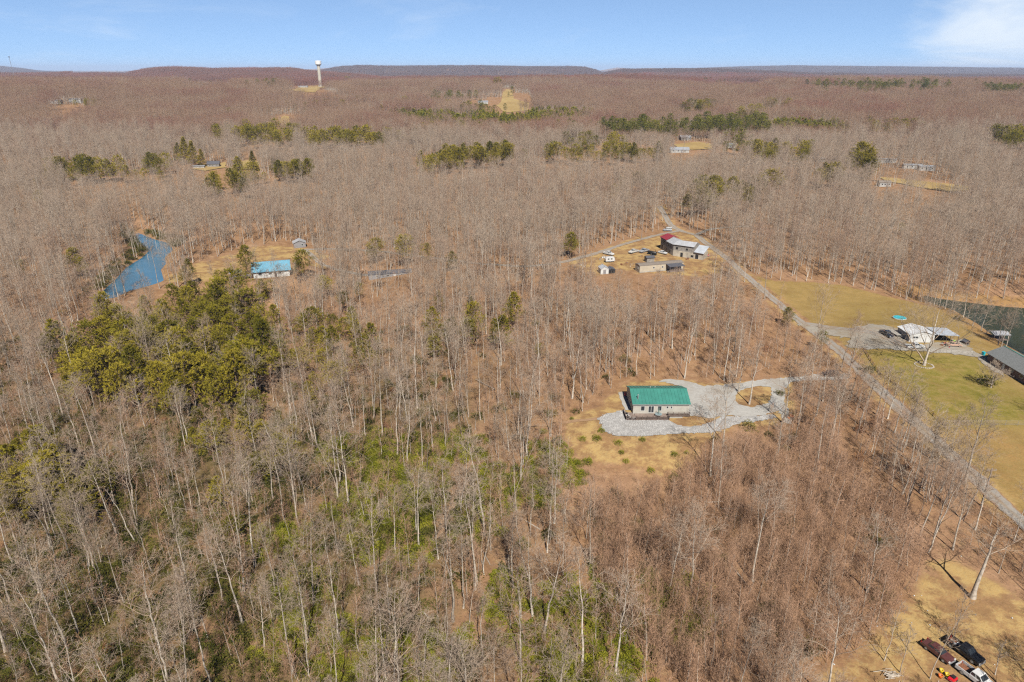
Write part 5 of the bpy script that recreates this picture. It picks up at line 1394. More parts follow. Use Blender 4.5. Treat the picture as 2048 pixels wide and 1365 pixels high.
# ---------------------------------------------------------------- barn group
def barn():
    C = G(*P6([(1000, 470)])[0]); A = G(*P6([(872, 398)])[0]); B = G(*P6([(1215, 502)])[0])
    root = empty('barn', C); tag(root, 'long bent weathered barn with tin roof and a dark red roof over one end', 'barn')
    c = Vector((0, 0)); a = Vector((A.x - C.x, A.y - C.y)); b = Vector((B.x - C.x, B.y - C.y))
    def wing(d, length, depth, h0, h1, side, nm):
        u = d.normalized(); n = Vector((-u.y, u.x)) * side
        p = [c, c + u * length, c + u * length + n * depth, c + n * depth]
        return u, n, p
    a_len, b_len = min(a.length, 17), min(b.length, 14)
    ua, na, pa = wing(a, a_len, 7, 0, 0, -1, 'a'); ub, nb, pb = wing(b, b_len, 7, 0, 0, 1, 'b')
    cor = (na + nb).normalized() * 7.4
    pa[3] = cor.copy(); pb[3] = cor.copy()
    for p, nm in ((pa, 'wall'), (pb, 'wall')):
        MB().prism([tuple(v) for v in p], -.6, 2.7).build(nm, M_BLOCK, root)
        MB().prism([tuple(v * .995 + sum(p, Vector((0, 0))) / 4 * .005) for v in p], 2.7, 5.3).build('upper_wall', M_WEATHER, root)
    def roof(p, u, n, t0, t1, mat, dz, name='roof'):
        L = a_len if p is pa else b_len
        f0, f1 = p[0].lerp(p[1], t0) - n * .5, p[0].lerp(p[1], t1) - n * .5
        k0, k1 = p[3].lerp(p[2], t0) + n * .4, p[3].lerp(p[2], t1) + n * .4
        m0, m1 = f0.lerp(k0, .5), f1.lerp(k1, .5)
        for (q0, q1, z0) in ((f0, f1, 5.3), (k0, k1, 5.3)):
            MB().slab([(*q0, z0 + dz), (*q1, z0 + dz), (*m1, 6.7 + dz), (*m0, 6.7 + dz)], .1).build(name, mat, root)
        MB().add([(*m0, 6.62 + dz), (*f0.lerp(m0, .08), 5.25), (*k0.lerp(m0, .08), 5.25), (*m1, 6.62 + dz), (*f1.lerp(m1, .08), 5.25), (*k1.lerp(m1, .08), 5.25)], [(0, 1, 2), (5, 4, 3), (0, 3, 4, 1), (0, 2, 5, 3)]).build('gable_wall', M_WEATHER, root)
    roof(pb, ub, nb, -.02, .98, M_TIN, .08); roof(pa, ua, na, -.03, .52, M_TIN, .0); roof(pa, ua, na, .50, 1.04, M_REDROOF, .45)
    def opening(p, u, n, s, z0, w, h, mat, nm):
        o = p[0] + u * s - n * .05
        q = [o, o + u * w, o + u * w + n * .045, o + n * .045]
        MB().prism([tuple(v) for v in q], z0, z0 + h).build(nm, mat, root)
    for s, z0, w, h, nm in ((3.6, 0, 1.1, 2.0, 'door'), (1.2, 3.3, 1.0, 1.0, 'window'), (6, 3.4, .9, .8, 'window'), (8.5, .6, 1.2, .9, 'window')): opening(pb, ub, nb, s, z0, w, h, M_BLACK, nm)
    for s, z0, w, h, nm in ((2.5, .9, 1.0, 1.0, 'window'), (6.5, .9, 1.0, 1.0, 'window'), (11, .5, 1.2, 1.9, 'door'), (4.5, 3.4, 1.0, .9, 'window'), (9, 3.4, 2.4, 1.3, 'window')): opening(pa, ua, na, s, z0, w, h, M_BLACK, nm)
    # lean-to at the end
    e = pb[1]; q = [e + ub * .02, e + ub * 4.2, e + ub * 4.2 + nb * 6.2, e + ub * .02 + nb * 6.2]
    MB().prism([tuple(v) for v in q], -.6, 3.0).build('lean_to_wall', M_BLOCK, root)
    MB().slab([(*(q[0] - nb * .7), 3.25), (*(q[1] - nb * .7 + ub * .4), 3.05), (*(q[2] + ub * .4), 5.0), (*q[3], 5.2)], .1).build('lean_to_roof', M_LIGHTROOF, root)
    MB().prism([tuple(q[0] + ub * .6 - nb * .03), tuple(q[0] + ub * 2.0 - nb * .03), tuple(q[0] + ub * 2.0 - nb * .004), tuple(q[0] + ub * .6 - nb * .004)], .1, 2.1).build('door', M_BLACK, root)
barn()
MA, MR, ML = frame_from(P6([(660, 646)])[0], P6([(1105, 608)])[0]); ML = min(ML, 24)
mh = gable('mobile_home', 'long tan mobile home with a shallow grey roof below the barn', 'mobile home', MA, MR, ML, 4.3, 2.95, .35, M_TAN, M_BROWNSH, 'x', .12,
           wins=[('front', ML * .30, 1.35, .8, .8), ('front', ML * .5, 1.35, .8, .8), ('left', 1.2, 1.3, .8, .9)], doors=[('front', ML * .66, .5, .95, 2.0, M_TRIM)])
MB().box(.05, -.05, -.5, ML - .05, -.004, .42).build('skirting', M_CONCRETE, mh)
def mh_porch():
    r = empty('porch', MA, MR); tag(r, 'brown roofed timber porch with railings and steps on the tan mobile home', 'porch')
    x0, x1, y0 = ML * .60, ML * .93, -3.4
    MB().slab([(x0 - .2, y0 - .3, 2.55), (x1 + .2, y0 - .3, 2.55), (x1 + .2, -.13, 3.0), (x0 - .2, -.13, 3.0)], .12).build('roof', M_DARKSH, r)
    for i in range(12): MB().box(x0, y0 + i * .28, .42, x1, y0 + i * .28 + .26, .48).build('deck_board', M_WOOD, r)
    for x in np.linspace(x0 + .08, x1 - .08, 4): MB().box(x - .07, y0, -.6, x + .07, y0 + .14, 2.6).build('post', M_WOOD, r)
    for z in (.8, 1.1, 1.4): MB().box(x0, y0 + .03, z, x1, y0 + .09, z + .07).build('rail', M_WOOD, r)
    MB().box(x0, y0 - .01, .2, x1, y0 + .03, .41).build('rim_board', M_WOOD, r)
    for i in range(4): MB().box(x0 - .35 - i * .3, y0 + .3, .34 - i * .15, x0 - .05 - i * .3, y0 + 1.5, .42 - i * .15).build('step', M_WOOD, r)
mh_porch()
g = G(*P6([(770, 540)])[0]); gable('shed', 'small dark-roofed shed behind the tan mobile home', 'shed', (g.x - 1.5, g.y, g.z), MR, 3.6, 2.6, 2.1, .5, M_WEATHER, M_DARKSH)
g = G(*P6([(262, 662)])[0]); gable('shed', 'silver metal shed with a rounded pale roof at the edge of the barn yard', 'shed', g, R(8), 3.4, 4.2, 2.3, .9, M_WHITE, M_LIGHTROOF, 'y', .15, doors=[('front', 1.1, 0, 1.2, 1.9, M_GREYWALL)])
g = G(*P6([(345, 655)])[0]); gable('shed', 'black low lean-to beside the silver metal shed', 'shed', g, R(8), 2.8, 4.0, 1.7, .4, M_BLACK, M_DARKSH, 'y', .1)
def camper():
    g = G(*P6([(352, 535)])[0]); r = empty('camper_trailer', (g.x, g.y, g.z + .05), R(12)); tag(r, 'boxy white camper trailer among scrap at the edge of the barn yard', 'trailer')
    MB().side([(-2, .5), (-2.1, 1.6), (-1.7, 2.3), (1.8, 2.35), (2.2, 1.5), (2, .5)], -1.0, 1.0).build('body', C_WHITE, r, bevel=.06)
    for x_ in (-1.2, .2): MB().box(x_, -1.03, 1.35, x_ + .8, -1.002, 1.85).build('window', M_GLASS, r)
    MB().box(1.1, -1.03, .6, 1.7, -1.002, 2.0).build('door', M_TRIM, r); MB().tube((2, 0, .5), (3.1, 0, .45), .05).build('tongue', M_STEEL, r)
    for s in (-1, 1): wheel(r, 0, s * .9, .32)
camper()
def scrap(px, py, n, spread_, name, label, mats, smin=.2, smax=.8):
    g = G(px, py); r = empty(name, g); tag(r, label, 'junk')
    for i in range(n):
        x_, y_ = rng.normal(0, spread_, 2); s = rng.uniform(smin, smax); m = MB().box(-s / 2, -s / 2 * rng.uniform(.4, 1), 0, s / 2, s / 2 * rng.uniform(.4, 1), s * rng.uniform(.3, .9))
        o = m.build('scrap_piece', mats[i % len(mats)], r, bevel=.03); o.location = (x_, y_, -.02); o.rotation_euler = (rng.normal(0, .12), rng.normal(0, .12), rng.random() * 6)
scrap(*P6([(285, 500)])[0], 12, 1.6, 'scrap_heap', 'pale heap of scrap beside the boxy white camper', [M_TRIM, M_WOOD, M_STEEL, M_WHITEROOF]); scrap(*P6([(60, 575)])[0], 8, 2.2, 'scrap_heap', 'thin scatter of pale scrap at the wooded edge of the barn yard', [M_WOOD, M_TRIM, M_RUST])
scrap(*P6([(560, 560)])[0], 7, 1.8, 'scrap_heap', 'loose boards and scrap at the end of the tan mobile home', [M_WOOD, M_RUST, M_TRIM]); scrap(*P6([(700, 480)])[0], 6, 1.5, 'scrap_heap', 'low scrap pieces in front of the parked barn trucks', [M_WOOD, M_RUST, M_BLACK])
scrap(*P6([(1150, 505)])[0], 7, 1.0, 'scrap_heap', 'little heap of brown scrap against the barn front', [M_RUST, M_WOOD])

# ---------------------------------------------------------------- white garage, carport, right-hand house
g = G(1817, 685)
gar = gable('garage', 'white garage with a white metal gable roof and grey side wall', 'garage', g, 0, 7.8, 7.0, 2.6, 1.0, M_WHITE, M_WHITEROOF, 'y', .3, wins=[('front', .9, 1.3, 1.8, .75, 2)], doors=[('front', 3.6, .02, 3.2, 2.2, M_TRIM)])
MB().box(-.055, .02, -.4, -.004, 6.98, 2.55).build('side_cladding', M_GREYWALL, gar)
def carport():
    r = empty('carport', (g.x + 7.85, g.y, g.z)); tag(r, 'open carport with a pale sloping roof attached to the white garage', 'carport')
    MB().slab([(.46, -.6, 2.75), (7.4, -.6, 2.35), (7.4, 6.6, 2.35), (.46, 6.6, 2.75)], .1).build('roof', M_LIGHTROOF, r)
    for x_, y_ in ((3.6, -.4), (7.2, -.4), (7.2, 3.2), (7.2, 6.4), (3.6, 6.4)): MB().box(x_ - .07, y_ - .07, -.3, x_ + .07, y_ + .07, 2.5).build('post', M_WOODDARK, r)
    MB().box(.5, 6.3, -.3, 7.1, 6.36, 2.2).build('back_wall', M_WEATHER, r)
carport()
scrap(1890, 689, 9, 1.3, 'tool_clutter', 'dark tools and boxes under the open carport', [M_BLACK, M_STEEL, M_RUST, M_RED])
gg = G(1904, 687); lt = empty('lawn_tractor', (gg.x, gg.y, gg.z + .1), R(-20)); tag(lt, 'lime green lawn tractor at the mouth of the carport', 'tractor')
MB().box(-.6, -.3, .3, .8, .3, .6).build('body', M_LIMEGREEN, lt, bevel=.03); MB().side([(.1, .6), (.15, .95), (.8, .85), (.85, .6)], -.28, .28).build('hood', M_LIMEGREEN, lt, bevel=.03); MB().box(-.5, -.22, .6, -.05, .22, .75).build('seat', M_BLACK, lt)
for a, rr in ((.6, .2), (-.45, .32)):
    for s in (-1, 1): wheel(lt, a, s * .38, rr, .2)
gg = G(1936, 691); dh = gable('dog_house', 'dark brown little dog house past the carport', 'dog house', (gg.x - .8, gg.y, gg.z), R(15), 1.5, 1.6, 1.0, .5, M_WOODDARK, M_DARKSH, 'y', .15, doors=[('front', .45, .02, .55, .75, M_BLACK)])
gg = G(1973, 722)
hr = gable('house', 'long brick house with a grey shingle roof and green ridge at the right edge', 'house', (gg.x, gg.y - 21, gg.z), 0, 8.6, 21, 2.6, 1.9, M_BRICKWALL, M_GREYSH, 'y', .5, wins=[('left', 2, 1, 1.3, 1.1), ('left', 6, 1, 1.3, 1.1), ('left', 10, 1, 1.3, 1.1), ('left', 17, 1, 1.3, 1.1), ('back', 2, 1, 1.2, 1.0), ('front', 3, 1, 1.4, 1.1)], doors=[('left', 13.5, .05, 1.0, 2.05, M_TRIM)], cap=paint('green ridge cap', (.05, .16, .12), .5))
MB().box(5.8, 8, 3.2, 6.5, 8.7, 4.9).build('chimney', M_BRICKWALL, hr)
gg = G(1966, 711); tb = empty('trash_bin', gg, .3); tag(tb, 'teal wheeled bin at the corner of the grey-roofed house', 'bin')
MB().loft([[(-.3, -.35, .08), (.3, -.35, .08), (.3, .35, .08), (-.3, .35, .08)], [(-.38, -.42, 1.05), (.38, -.42, 1.05), (.38, .42, 1.05), (-.38, .42, 1.05)]]).build('body', M_TEAL, tb); MB().box(-.4, -.44, 1.055, .4, .44, 1.12).build('lid', M_TEAL, tb)
for s in (-1, 1): wheel(tb, -.32, s * .3, .12, .08)
# teal cover on the meadow
gg = G(1799, 637.5); tp = empty('round_pool', gg); tag(tp, 'round teal covered pool lying on the meadow', 'pool')
MB().lathe([(2.2, -.1), (2.25, .35), (2.2, .40), (2.12, .38)], 30).build('rim', M_TRIM, tp); MB().lathe([(2.1, .40), (2.0, .47), (1.2, .43), (.05, .40)], 30).build('cover', M_TEAL, tp)
# boathouse over the pond
gg = plane_at([(1986, 684)], POND_R_Z)[0]; bh = empty('boat_dock', (gg[0], gg[1], POND_R_Z)); tag(bh, 'grey roofed boat dock standing in the green pond', 'dock')
MB().slab([(0, 0, 2.3), (5.5, 0, 2.3), (5.5, 2.2, 2.9), (0, 2.2, 2.9)], .1).build('roof', M_TIN, bh); MB().slab([(0, 4.4, 2.3), (5.5, 4.4, 2.3), (5.5, 2.2, 2.9), (0, 2.2, 2.9)], .1).build('roof', M_TIN, bh)
for x_ in (.2, 2.75, 5.3):
    for y_ in (.2, 4.2): MB().box(x_ - .07, y_ - .07, -1.5, x_ + .07, y_ + .07, 2.3).build('post', M_WOOD, bh)
for i in range(10): MB().box(-3, .3 + i * .4, .35, 5.4, .3 + i * .4 + .37, .42).build('deck_board', M_WOOD, bh)

def fence(pts, step, label, wood=True, h=1.2, wires=3):
    ln = G(np.array(pts, float)); r = empty('fence', (ln[0][0], ln[0][1], 0)); tag(r, label, 'fence')
    o = ln[0]; seq = []
    for a, b in zip(ln[:-1], ln[1:]):
        k = max(1, round(np.hypot(*(b - a)) / step)); seq += [a + (b - a) * i / k for i in range(k)]
    seq.append(ln[-1]); zs = [hz(*p) for p in seq]
    m = MB().box(-.07, -.07, -.4, .07, .07, h).mesh('post') if wood else MB().tube((0, 0, -.4), (0, 0, h), .035, n=6).mesh('post')
    mat = M_WOODDARK if wood else M_STEEL; m.materials.append(mat)
    for p, z_ in zip(seq, zs): q = link('post', m, None, r); q.location = (p[0] - o[0], p[1] - o[1], z_)
    for j in range(wires):
        w = MB(); zz = h * (j + 1) / wires - .06
        for (p, z0), (q, z1) in zip(list(zip(seq, zs))[:-1], list(zip(seq, zs))[1:]): w.tube((p[0] - o[0], p[1] - o[1], z0 + zz), (q[0] - o[0], q[1] - o[1], z1 + zz), .05 if wood else .015, n=5)
        w.build('rail' if wood else 'wire', M_RUST if wood else M_STEEL, r)
fence([(1728, 701), (1760, 751), (1802, 779), (1856, 822), (1885, 851)], 2.6, 'low brown rail fence running down beside the lane and lawn', True, .8, 2)
fence([(1731, 700.5), (1800, 701), (1880, 707), (1945, 711), (1968, 726)], 3.0, 'thin metal fence between the garage yard and the lawn', False, 1.2, 3)
fence([(1885, 851), (1960, 851), (2060, 852)], 3.0, 'green wire fence between the lawn and the brown pasture', False, 1.3, 4)

# ---------------------------------------------------------------- trees one can point to
def placed(px, py, H, seed, label, group=None, **k):
    g = G(px, py)
    T, C = bare_tree(seed, H=H, **k)
    t = empty('bare_tree', (g.x, g.y, g.z - .1), seed * 1.3); tag(t, label, 'tree', group)
    link('trunk', T.mesh('trunk', [M_BARK]), None, t); link('crown', C.mesh('crown', [M_TWIG]), None, t)
    return t
placed(1848, 731, 17.5, 701, 'large spreading bare tree inside a stone ring on the lawn', crown0=.05, spread=.72, n=(12, 7, 6, 5), r0=.36, ang=(16, 50), up=.06, lean=.02)
placed(1945, 1196, 14, 702, 'massive pale trunk with heavy crooked limbs beside the straw clearing', crown0=.5, spread=.36, n=(9, 5, 4, 4), r0=.42, ang=(45, 80), lean=.03)
placed(1929, 966, 18, 703, 'dark spreading bare oak standing against the lane near the pasture', crown0=.35, spread=.32, n=(14, 5, 5, 4), r0=.3, ang=(35, 65))
placed(1982, 776, 7, 704, 'low bushy bare tree on the lawn near the grey-roofed house', crown0=.05, spread=.5, n=(14, 6, 5, 4), r0=.2, ang=(30, 60))
placed(1697, 752, 15, 705, 'bare tree leaning over the lane where the driveway begins', crown0=.2, spread=.34, r0=.26, lean=.06)
placed(1498, 809, 17, 706, 'tall bare tree in the oval bed within the gravel driveway', crown0=.45, spread=.2, r0=.22)
placed(1478, 784, 12, 707, 'shorter bare tree at the house side of the oval driveway bed', crown0=.3, spread=.28, r0=.2, ang=(30, 60))
placed(1563, 848, 17, 708, 'dark bare tree at the bend of the gravel driveway by the mower', crown0=.35, spread=.26, r0=.26, ang=(30, 60), lean=.04)
placed(1446, 884, 18, 709, 'bare tree rising in front of the white rubble bank', crown0=.4, spread=.22, r0=.22)
placed(1421, 952, 19, 710, 'tall pale bare tree at the edge of brush below the rubble', crown0=.45, spread=.22, r0=.24)
for i, (a, b, h_) in enumerate([(1868, 612, 15), (1878, 615, 17), (1890, 618, 16), (1902, 622, 12), (1926, 636, 13), (1945, 652, 10), (1962, 662, 11), (1996, 690, 13), (2002, 694, 12), (2010, 697, 14), (1852, 606, 15)]):
    placed(a, b, h_, 720 + i, 'slender pale bare tree on the near bank of the green pond', 'pale trees along the pond bank', crown0=.4, spread=.2, r0=.15, lean=.05)
for i, (a, b, h_) in enumerate([(1789, 866, 17), (1838, 985, 15), (1847, 978, 16), (1858, 1000, 18), (1800, 900, 14), (1868, 1075, 17), (1905, 1100, 15), (1660, 885, 18), (1664, 878, 16), (1775, 838, 13), (1720, 850, 12), (1890, 1010, 14), (1640, 735, 13), (1752, 830, 15), (1765, 845, 14), (1810, 895, 16), (1822, 925, 13), (1880, 985, 17), (1925, 1040, 15), (1950, 1060, 12), (1700, 800, 14), (1735, 812, 11)]):
    placed(a, b, h_, 740 + i, 'bare tree in the ragged row along the lower side of the lane', 'bare trees along the lane', crown0=.4, spread=.22, r0=.17, lean=.05)
for i, (a, b, h_) in enumerate([(1768, 1322, 10), (1860, 1358, 13), (1905, 1285, 9), (1800, 1345, 8), (1990, 1350, 6)]):
    placed(a, b, h_, 760 + i, 'thin dark young tree in the straw clearing by the parked trucks', 'thin trees by the parked trucks', crown0=.3, spread=.22, r0=.08, n=(9, 4, 3, 3), lean=.07)
for i, (a, b) in enumerate([(284, 505), (296, 498), (313, 497), (297, 520), (320, 490)]):
    q = plane_at([(a, b)], POND_L_Z)[0]
    T, C = bare_tree(780 + i, H=9 + 2 * (i % 3), n=(5, 2, 2, 1), crown0=.5, spread=.15, r0=.14)
    t = empty('dead_tree', (q[0], q[1], POND_L_Z - 1)); tag(t, 'dead pale trunk standing in the blue pond', 'tree', 'dead trunks in the pond')
    link('trunk', T.mesh('trunk', [M_BARK]), None, t); link('crown', C.mesh('crown', [M_BARK]), None, t)
sr = empty('stone_ring', G(1848, 731)); tag(sr, 'ring of pale stones around the large lawn tree', 'stone ring')
for i in range(30):
    a = i / 30 * 2 * math.pi; s = rng.uniform(.16, .3)
    m = MB().loft([[(math.cos(t_) * s * rng.uniform(.8, 1.1), math.sin(t_) * s * rng.uniform(.8, 1.1), z_) for t_ in np.linspace(0, 2 * math.pi, 7, False)] for z_ in (0, s * .7)])
    o = m.build('stone', M_STONE, sr, bevel=.03); o.location = (math.cos(a) * 2.5, math.sin(a) * 2.2, hz(sr.location.x + math.cos(a) * 2.5, sr.location.y + math.sin(a) * 2.2) - sr.location.z - .03)
for i, (a, b, s, lab) in enumerate([(1737, 744, 1.3, 'rounded dark green shrub between the lane and the rail fence'), (1972, 768, 1.5, 'dark evergreen bush on the lawn under the low bushy tree'), (1915, 640, 1.0, 'dark green bush on the pond bank'), (1560, 790, .8, 'grey green bush at the driveway bend')]):
    gg = G(a, b); o = link('shrub', OLIVES[i % 3]); o.location = gg; o.scale = (s, s, s * 1.1); tag(o, lab, 'shrub')

# poles
def pole(px, py, top_px, label, arms=True):
    g = G(px, py); h_ = 4.0
    for _ in range(60):
        if project(g.x, g.y, g.z + h_)[1] < top_px: break
        h_ += .25
    r = empty('utility_pole', g); tag(r, label, 'pole')
    MB().tube((0, 0, -.5), (0, 0, h_), .16, .10).build('pole', M_POLE, r)
    if arms:
        MB().box(-.9, -.05, h_ - .5, .9, .05, h_ - .38).build('crossarm', M_POLE, r)
        for x_ in (-.8, 0, .8): MB().lathe([(.03, h_ - .38), (.06, h_ - .3), (.03, h_ - .2)], 8, (x_, 0)).build('insulator', M_STEEL, r)
pole(1962, 1012, 938, 'grey utility pole beside the lane against the brown pasture'); pole(1283, 478, 425, 'slim utility pole at the roadside above the barn yard')
def junk():
    g = G(1904, 1362); r = empty('push_mower', (g.x, g.y, g.z + .05), .5); tag(r, 'red garden machine at the bottom edge between sedan and white pickup', 'mower')
    MB().box(-.6, -.4, .15, .6, .4, .55).build('body', M_RED, r, bevel=.06); MB().box(-.2, -.25, .55, .35, .25, .8).build('engine', M_BLACK, r, bevel=.03); MB().tube((-.6, .3, .4), (-1.3, .3, 1.0), .02).build('handle', M_STEEL, r); MB().tube((-.6, -.3, .4), (-1.3, -.3, 1.0), .02).build('handle', M_STEEL, r)
    for a in (.45, -.45):
        for s in (-1, 1): wheel(r, a, s * .45, .16, .1)
junk()
for (a, b, m, nm, lab) in ((1882, 1345, M_YELLOW, 'bucket', 'yellow bucket on the straw beside the maroon sedan'), (1893, 1353, M_YELLOW, 'bucket', 'larger yellow bucket in front of the red garden machine'), (1880, 1356, M_ORANGE, 'bucket', 'orange bucket at the bottom edge near the yellow buckets')):
    g = G(a, b); r = empty(nm, g, a); tag(r, lab, 'bucket'); MB().lathe([(.2, 0), (.30, .55), (.27, .56), (.2, .1)], 14).build('body', m, r, True); MB().tube((-.3, 0, .5), (.3, 0, .62), .015).build('handle', M_STEEL, r)
def litter():
    m = MB()
    spots = P3([(1145, 72), (1295, 675), (1670, 708), (635, 757), (825, 780), (800, 632), (525, 465), (660, 478), (737, 477), (397, 615), (278, 792), (295, 570), (385, 325), (113, 918), (545, 935), (215, 605), (1040, 1300), (910, 1360), (1490, 1190), (505, 1360)]) + [(1602, 1232), (1668, 1330), (1530, 1290), (1750, 1220)]
    for p in spots:
        g = G(*p); s = rng.uniform(.08, .2); a = rng.random() * 3; c, d = math.cos(a) * s, math.sin(a) * s
        m.slab([(g.x - c, g.y - d, g.z + .12), (g.x + d * .7, g.y - c * .7, g.z + .10), (g.x + c, g.y + d, g.z + .16), (g.x - d * .7, g.y + c * .7, g.z + .11)], .03)
    tag(m.build('litter', M_TRIM), 'bits of white litter strewn around the straw clearing', 'litter', kind='stuff')
litter()
def log(px, py, length, rz, r0, label):
    g = G(px, py); o = MB().tube((0, 0, 0), (length, 0, rng.normal(0, .1)), r0, r0 * .55, 7).build('fallen_log', M_BARK); o.location = (g.x, g.y, g.z + r0 * .8); o.rotation_euler[2] = rz; tag(o, label, 'log', 'fallen trunks in the near woods' if 'among the near woods' in label else None)
log(418, 880, 8, -.5, .2, 'pale fallen trunk lying in the gap below the pine grove'); log(1415, 1006, 5, .1, .13, 'pale log lying in the brown brush below the house'); log(1440, 1018, 5, -.05, .12, 'second pale log beside the first in the brown brush'); log(1560, 1300, 7, -.1, .1, 'thin pale log on the litter near the straw clearing'); log(880, 1085, 3, .5, .1, 'short pale log at the foot of the dirt wash')
for i in range(16):
    a_, b_ = [(330, 1010), (520, 1120), (150, 1180), (690, 1100), (420, 1290), (980, 1130), (1080, 1060), (860, 1240), (1290, 1120), (1500, 1180), (720, 780), (1130, 700), (990, 780), (1380, 1290), (610, 1000), (250, 930)][i]
    log(a_, b_, rng.uniform(5, 11), rng.random() * 3.1, rng.uniform(.09, .17), 'pale fallen trunk lying on the forest floor among the near woods')
def stick_pile():
    g = G(1785, 1355); r = empty('stick_pile', g); tag(r, 'pile of cut grey sticks at the bottom edge', 'stick pile')
    for i in range(26):
        a = rng.normal(0, .4); x_, y_ = rng.normal(0, .5, 2); z_ = .1 + rng.random() * .5; L_ = rng.uniform(1, 2.2)
        MB().tube((x_ - math.cos(a) * L_ / 2, y_ - math.sin(a) * L_ / 2, z_), (x_ + math.cos(a) * L_ / 2, y_ + math.sin(a) * L_ / 2, z_ + rng.normal(0, .1)), .04, n=5).build('stick', M_BARK, r)
stick_pile()

# ---------------------------------------------------------------- blue-roofed house by the left pond
BA, BR, BL = frame_from((508, 558), (580, 552)); BL = min(BL, 15)
bl = gable('house', 'house with a bright sky blue roof among trees near the blue pond', 'house', BA, BR, BL, 10.0, 3.0, 2.7, M_WHITE, M_BLUEROOF, 'x', .7, wins=[('front', 2, 1.2, 1.4, 1.2, 2), ('front', 6, 1.2, 1.4, 1.2, 2), ('front', 10, 1.2, 1.2, 1.2)], doors=[('front', 8.3, .1, 1.0, 2.1, M_WOODDARK)], panels=14)
def blue_porch():
    a = Matrix.Translation(BA) @ Matrix.Rotation(BR, 4, 'Z'); r = empty('porch', BA, BR); tag(r, 'long grey boardwalk deck reaching from the blue-roofed house towards the pond', 'deck')
    for i in range(14): MB().box(-9.5, .4 + i * .29, .85, -.75, .4 + i * .29 + .27, .92).build('deck_board', M_WOOD, r)
    for x_ in np.linspace(-9.3, -1, 6):
        MB().box(x_ - .07, .42, -1.5, x_ + .07, .56, 1.9).build('post', M_WOOD, r); MB().box(x_ - .07, 4.3, -1.5, x_ + .07, 4.44, 1.9).build('post', M_WOOD, r)
    for z_ in (1.3, 1.8): MB().box(-9.4, .45, z_, -.8, .53, z_ + .08).build('rail', M_TRIM, r)
    MB().slab([(-9.6, .2, 3.0), (-4.6, .2, 3.0), (-4.6, 4.6, 3.3), (-9.6, 4.6, 3.3)], .1).build('roof', M_TIN, r)
    for x_, y_ in ((-9.4, .5), (-4.8, .5), (-9.4, 4.4), (-4.8, 4.4)): MB().box(x_ - .06, y_ - .06, .9, x_ + .06, y_ + .06, 3.0).build('roof_post', M_WOOD, r)
blue_porch()
g = G(588, 497); gable('shed', 'pale grey gabled shed at the end of the lane above the blue-roofed house', 'shed', g, R(20), 6, 5, 2.6, 1.3, M_GREYWALL, M_TIN, 'y', .4, wins=[('front', 3.8, 1, 1, 1)], doors=[('front', 1.2, .02, 1.8, 2.0, M_GREYWALL)])
g = G(738, 561); gable('mobile_home', 'dark-roofed mobile home half hidden by trees between the blue house and the barn', 'mobile home', g, R(14), 19, 4.6, 2.5, .9, M_GREYWALL, M_DARKSH, 'x', .25, wins=[('front', 3, 1.1, 1, .9), ('front', 8, 1.1, 1, .9), ('front', 14, 1.1, 1, .9)], doors=[('front', 11, .1, .95, 2)])

# ---------------------------------------------------------------- far buildings, tower, mast
M_FARWALL = siding('faded pale siding', (.29, .285, .275)); M_FARROOF = metal_roof('dull grey roofing', (.22, .23, .25), (.15, .13, .12))
FARB = [('house', 1372, 281, 11, 8, 2.8, 2.0, 8, M_WEATHER, M_FARROOF, 'grey-roofed house with clutter at the top of the far clearing', 'house'),
        ('house', 1359, 306, 17, 9, 2.6, 1.9, -6, M_FARWALL, M_FARROOF, 'long low pale-roofed house below the grey-roofed far house', 'house'),
        ('cabin', 427, 335, 9, 6, 2.6, 1.8, 12, M_WEATHER, M_DARKSH, 'small grey cabin beside the huge evergreens', 'cabin'),
        ('trailer_home', 397, 337, 9, 3, 1.6, .3, 5, M_FARWALL, M_FARROOF, 'low white trailer in front of the huge evergreens', 'trailer'),
        ('shed', 1464, 296, 8, 6, 2.8, 1.2, 10, M_FARWALL, M_FARROOF, 'white shed tucked between far evergreens', 'shed'),
        ('trailer_home', 1769, 326, 17, 4.5, 2.9, .5, -24, M_FARWALL, M_FARROOF, 'first pale trailer of the far row, set apart near the evergreens', 'trailer'),
        ('trailer_home', 1826, 338, 14, 4.5, 2.9, .5, -10, M_FARWALL, M_FARROOF, 'pale trailer in the middle of the far row', 'trailer'),
        ('trailer_home', 1854, 342, 12, 5, 3.0, .8, -8, M_FARWALL, M_FARROOF, 'pale trailer at the wooded end of the far row', 'trailer'),
        ('shed', 1770, 374, 7.5, 5, 2.8, 1.0, -6, M_FARWALL, M_BROWNSH, 'small pale shed at the near corner of the yellow far field', 'shed'),
        ('shed', 1642, 324, 7, 4, 2.4, .8, 0, M_FARWALL, M_FARROOF, 'tiny white shed among far trees left of the pale trailers', 'shed'),
        ('farmhouse', 966, 208, 17, 8, 3.2, 1.6, 4, M_FARWALL, M_FARROOF, 'white farmhouse at the edge of the distant hill pasture', 'house'),
        ('trailer_home', 109, 208, 16, 6, 4, .8, 5, M_FARWALL, M_FARROOF, 'white far-off shed at the outer end of the little hill clearing', 'shed'),
        ('trailer_home', 150, 206, 16, 6, 4.4, .8, 0, M_FARWALL, M_FARROOF, 'white far-off shed beside a lone dark tree on the hill', 'shed'),
        ('shed', 606, 176, 22, 8, 3.6, .8, 2, M_FARWALL, M_FARROOF, 'long white shed beside the water tower', 'shed')]
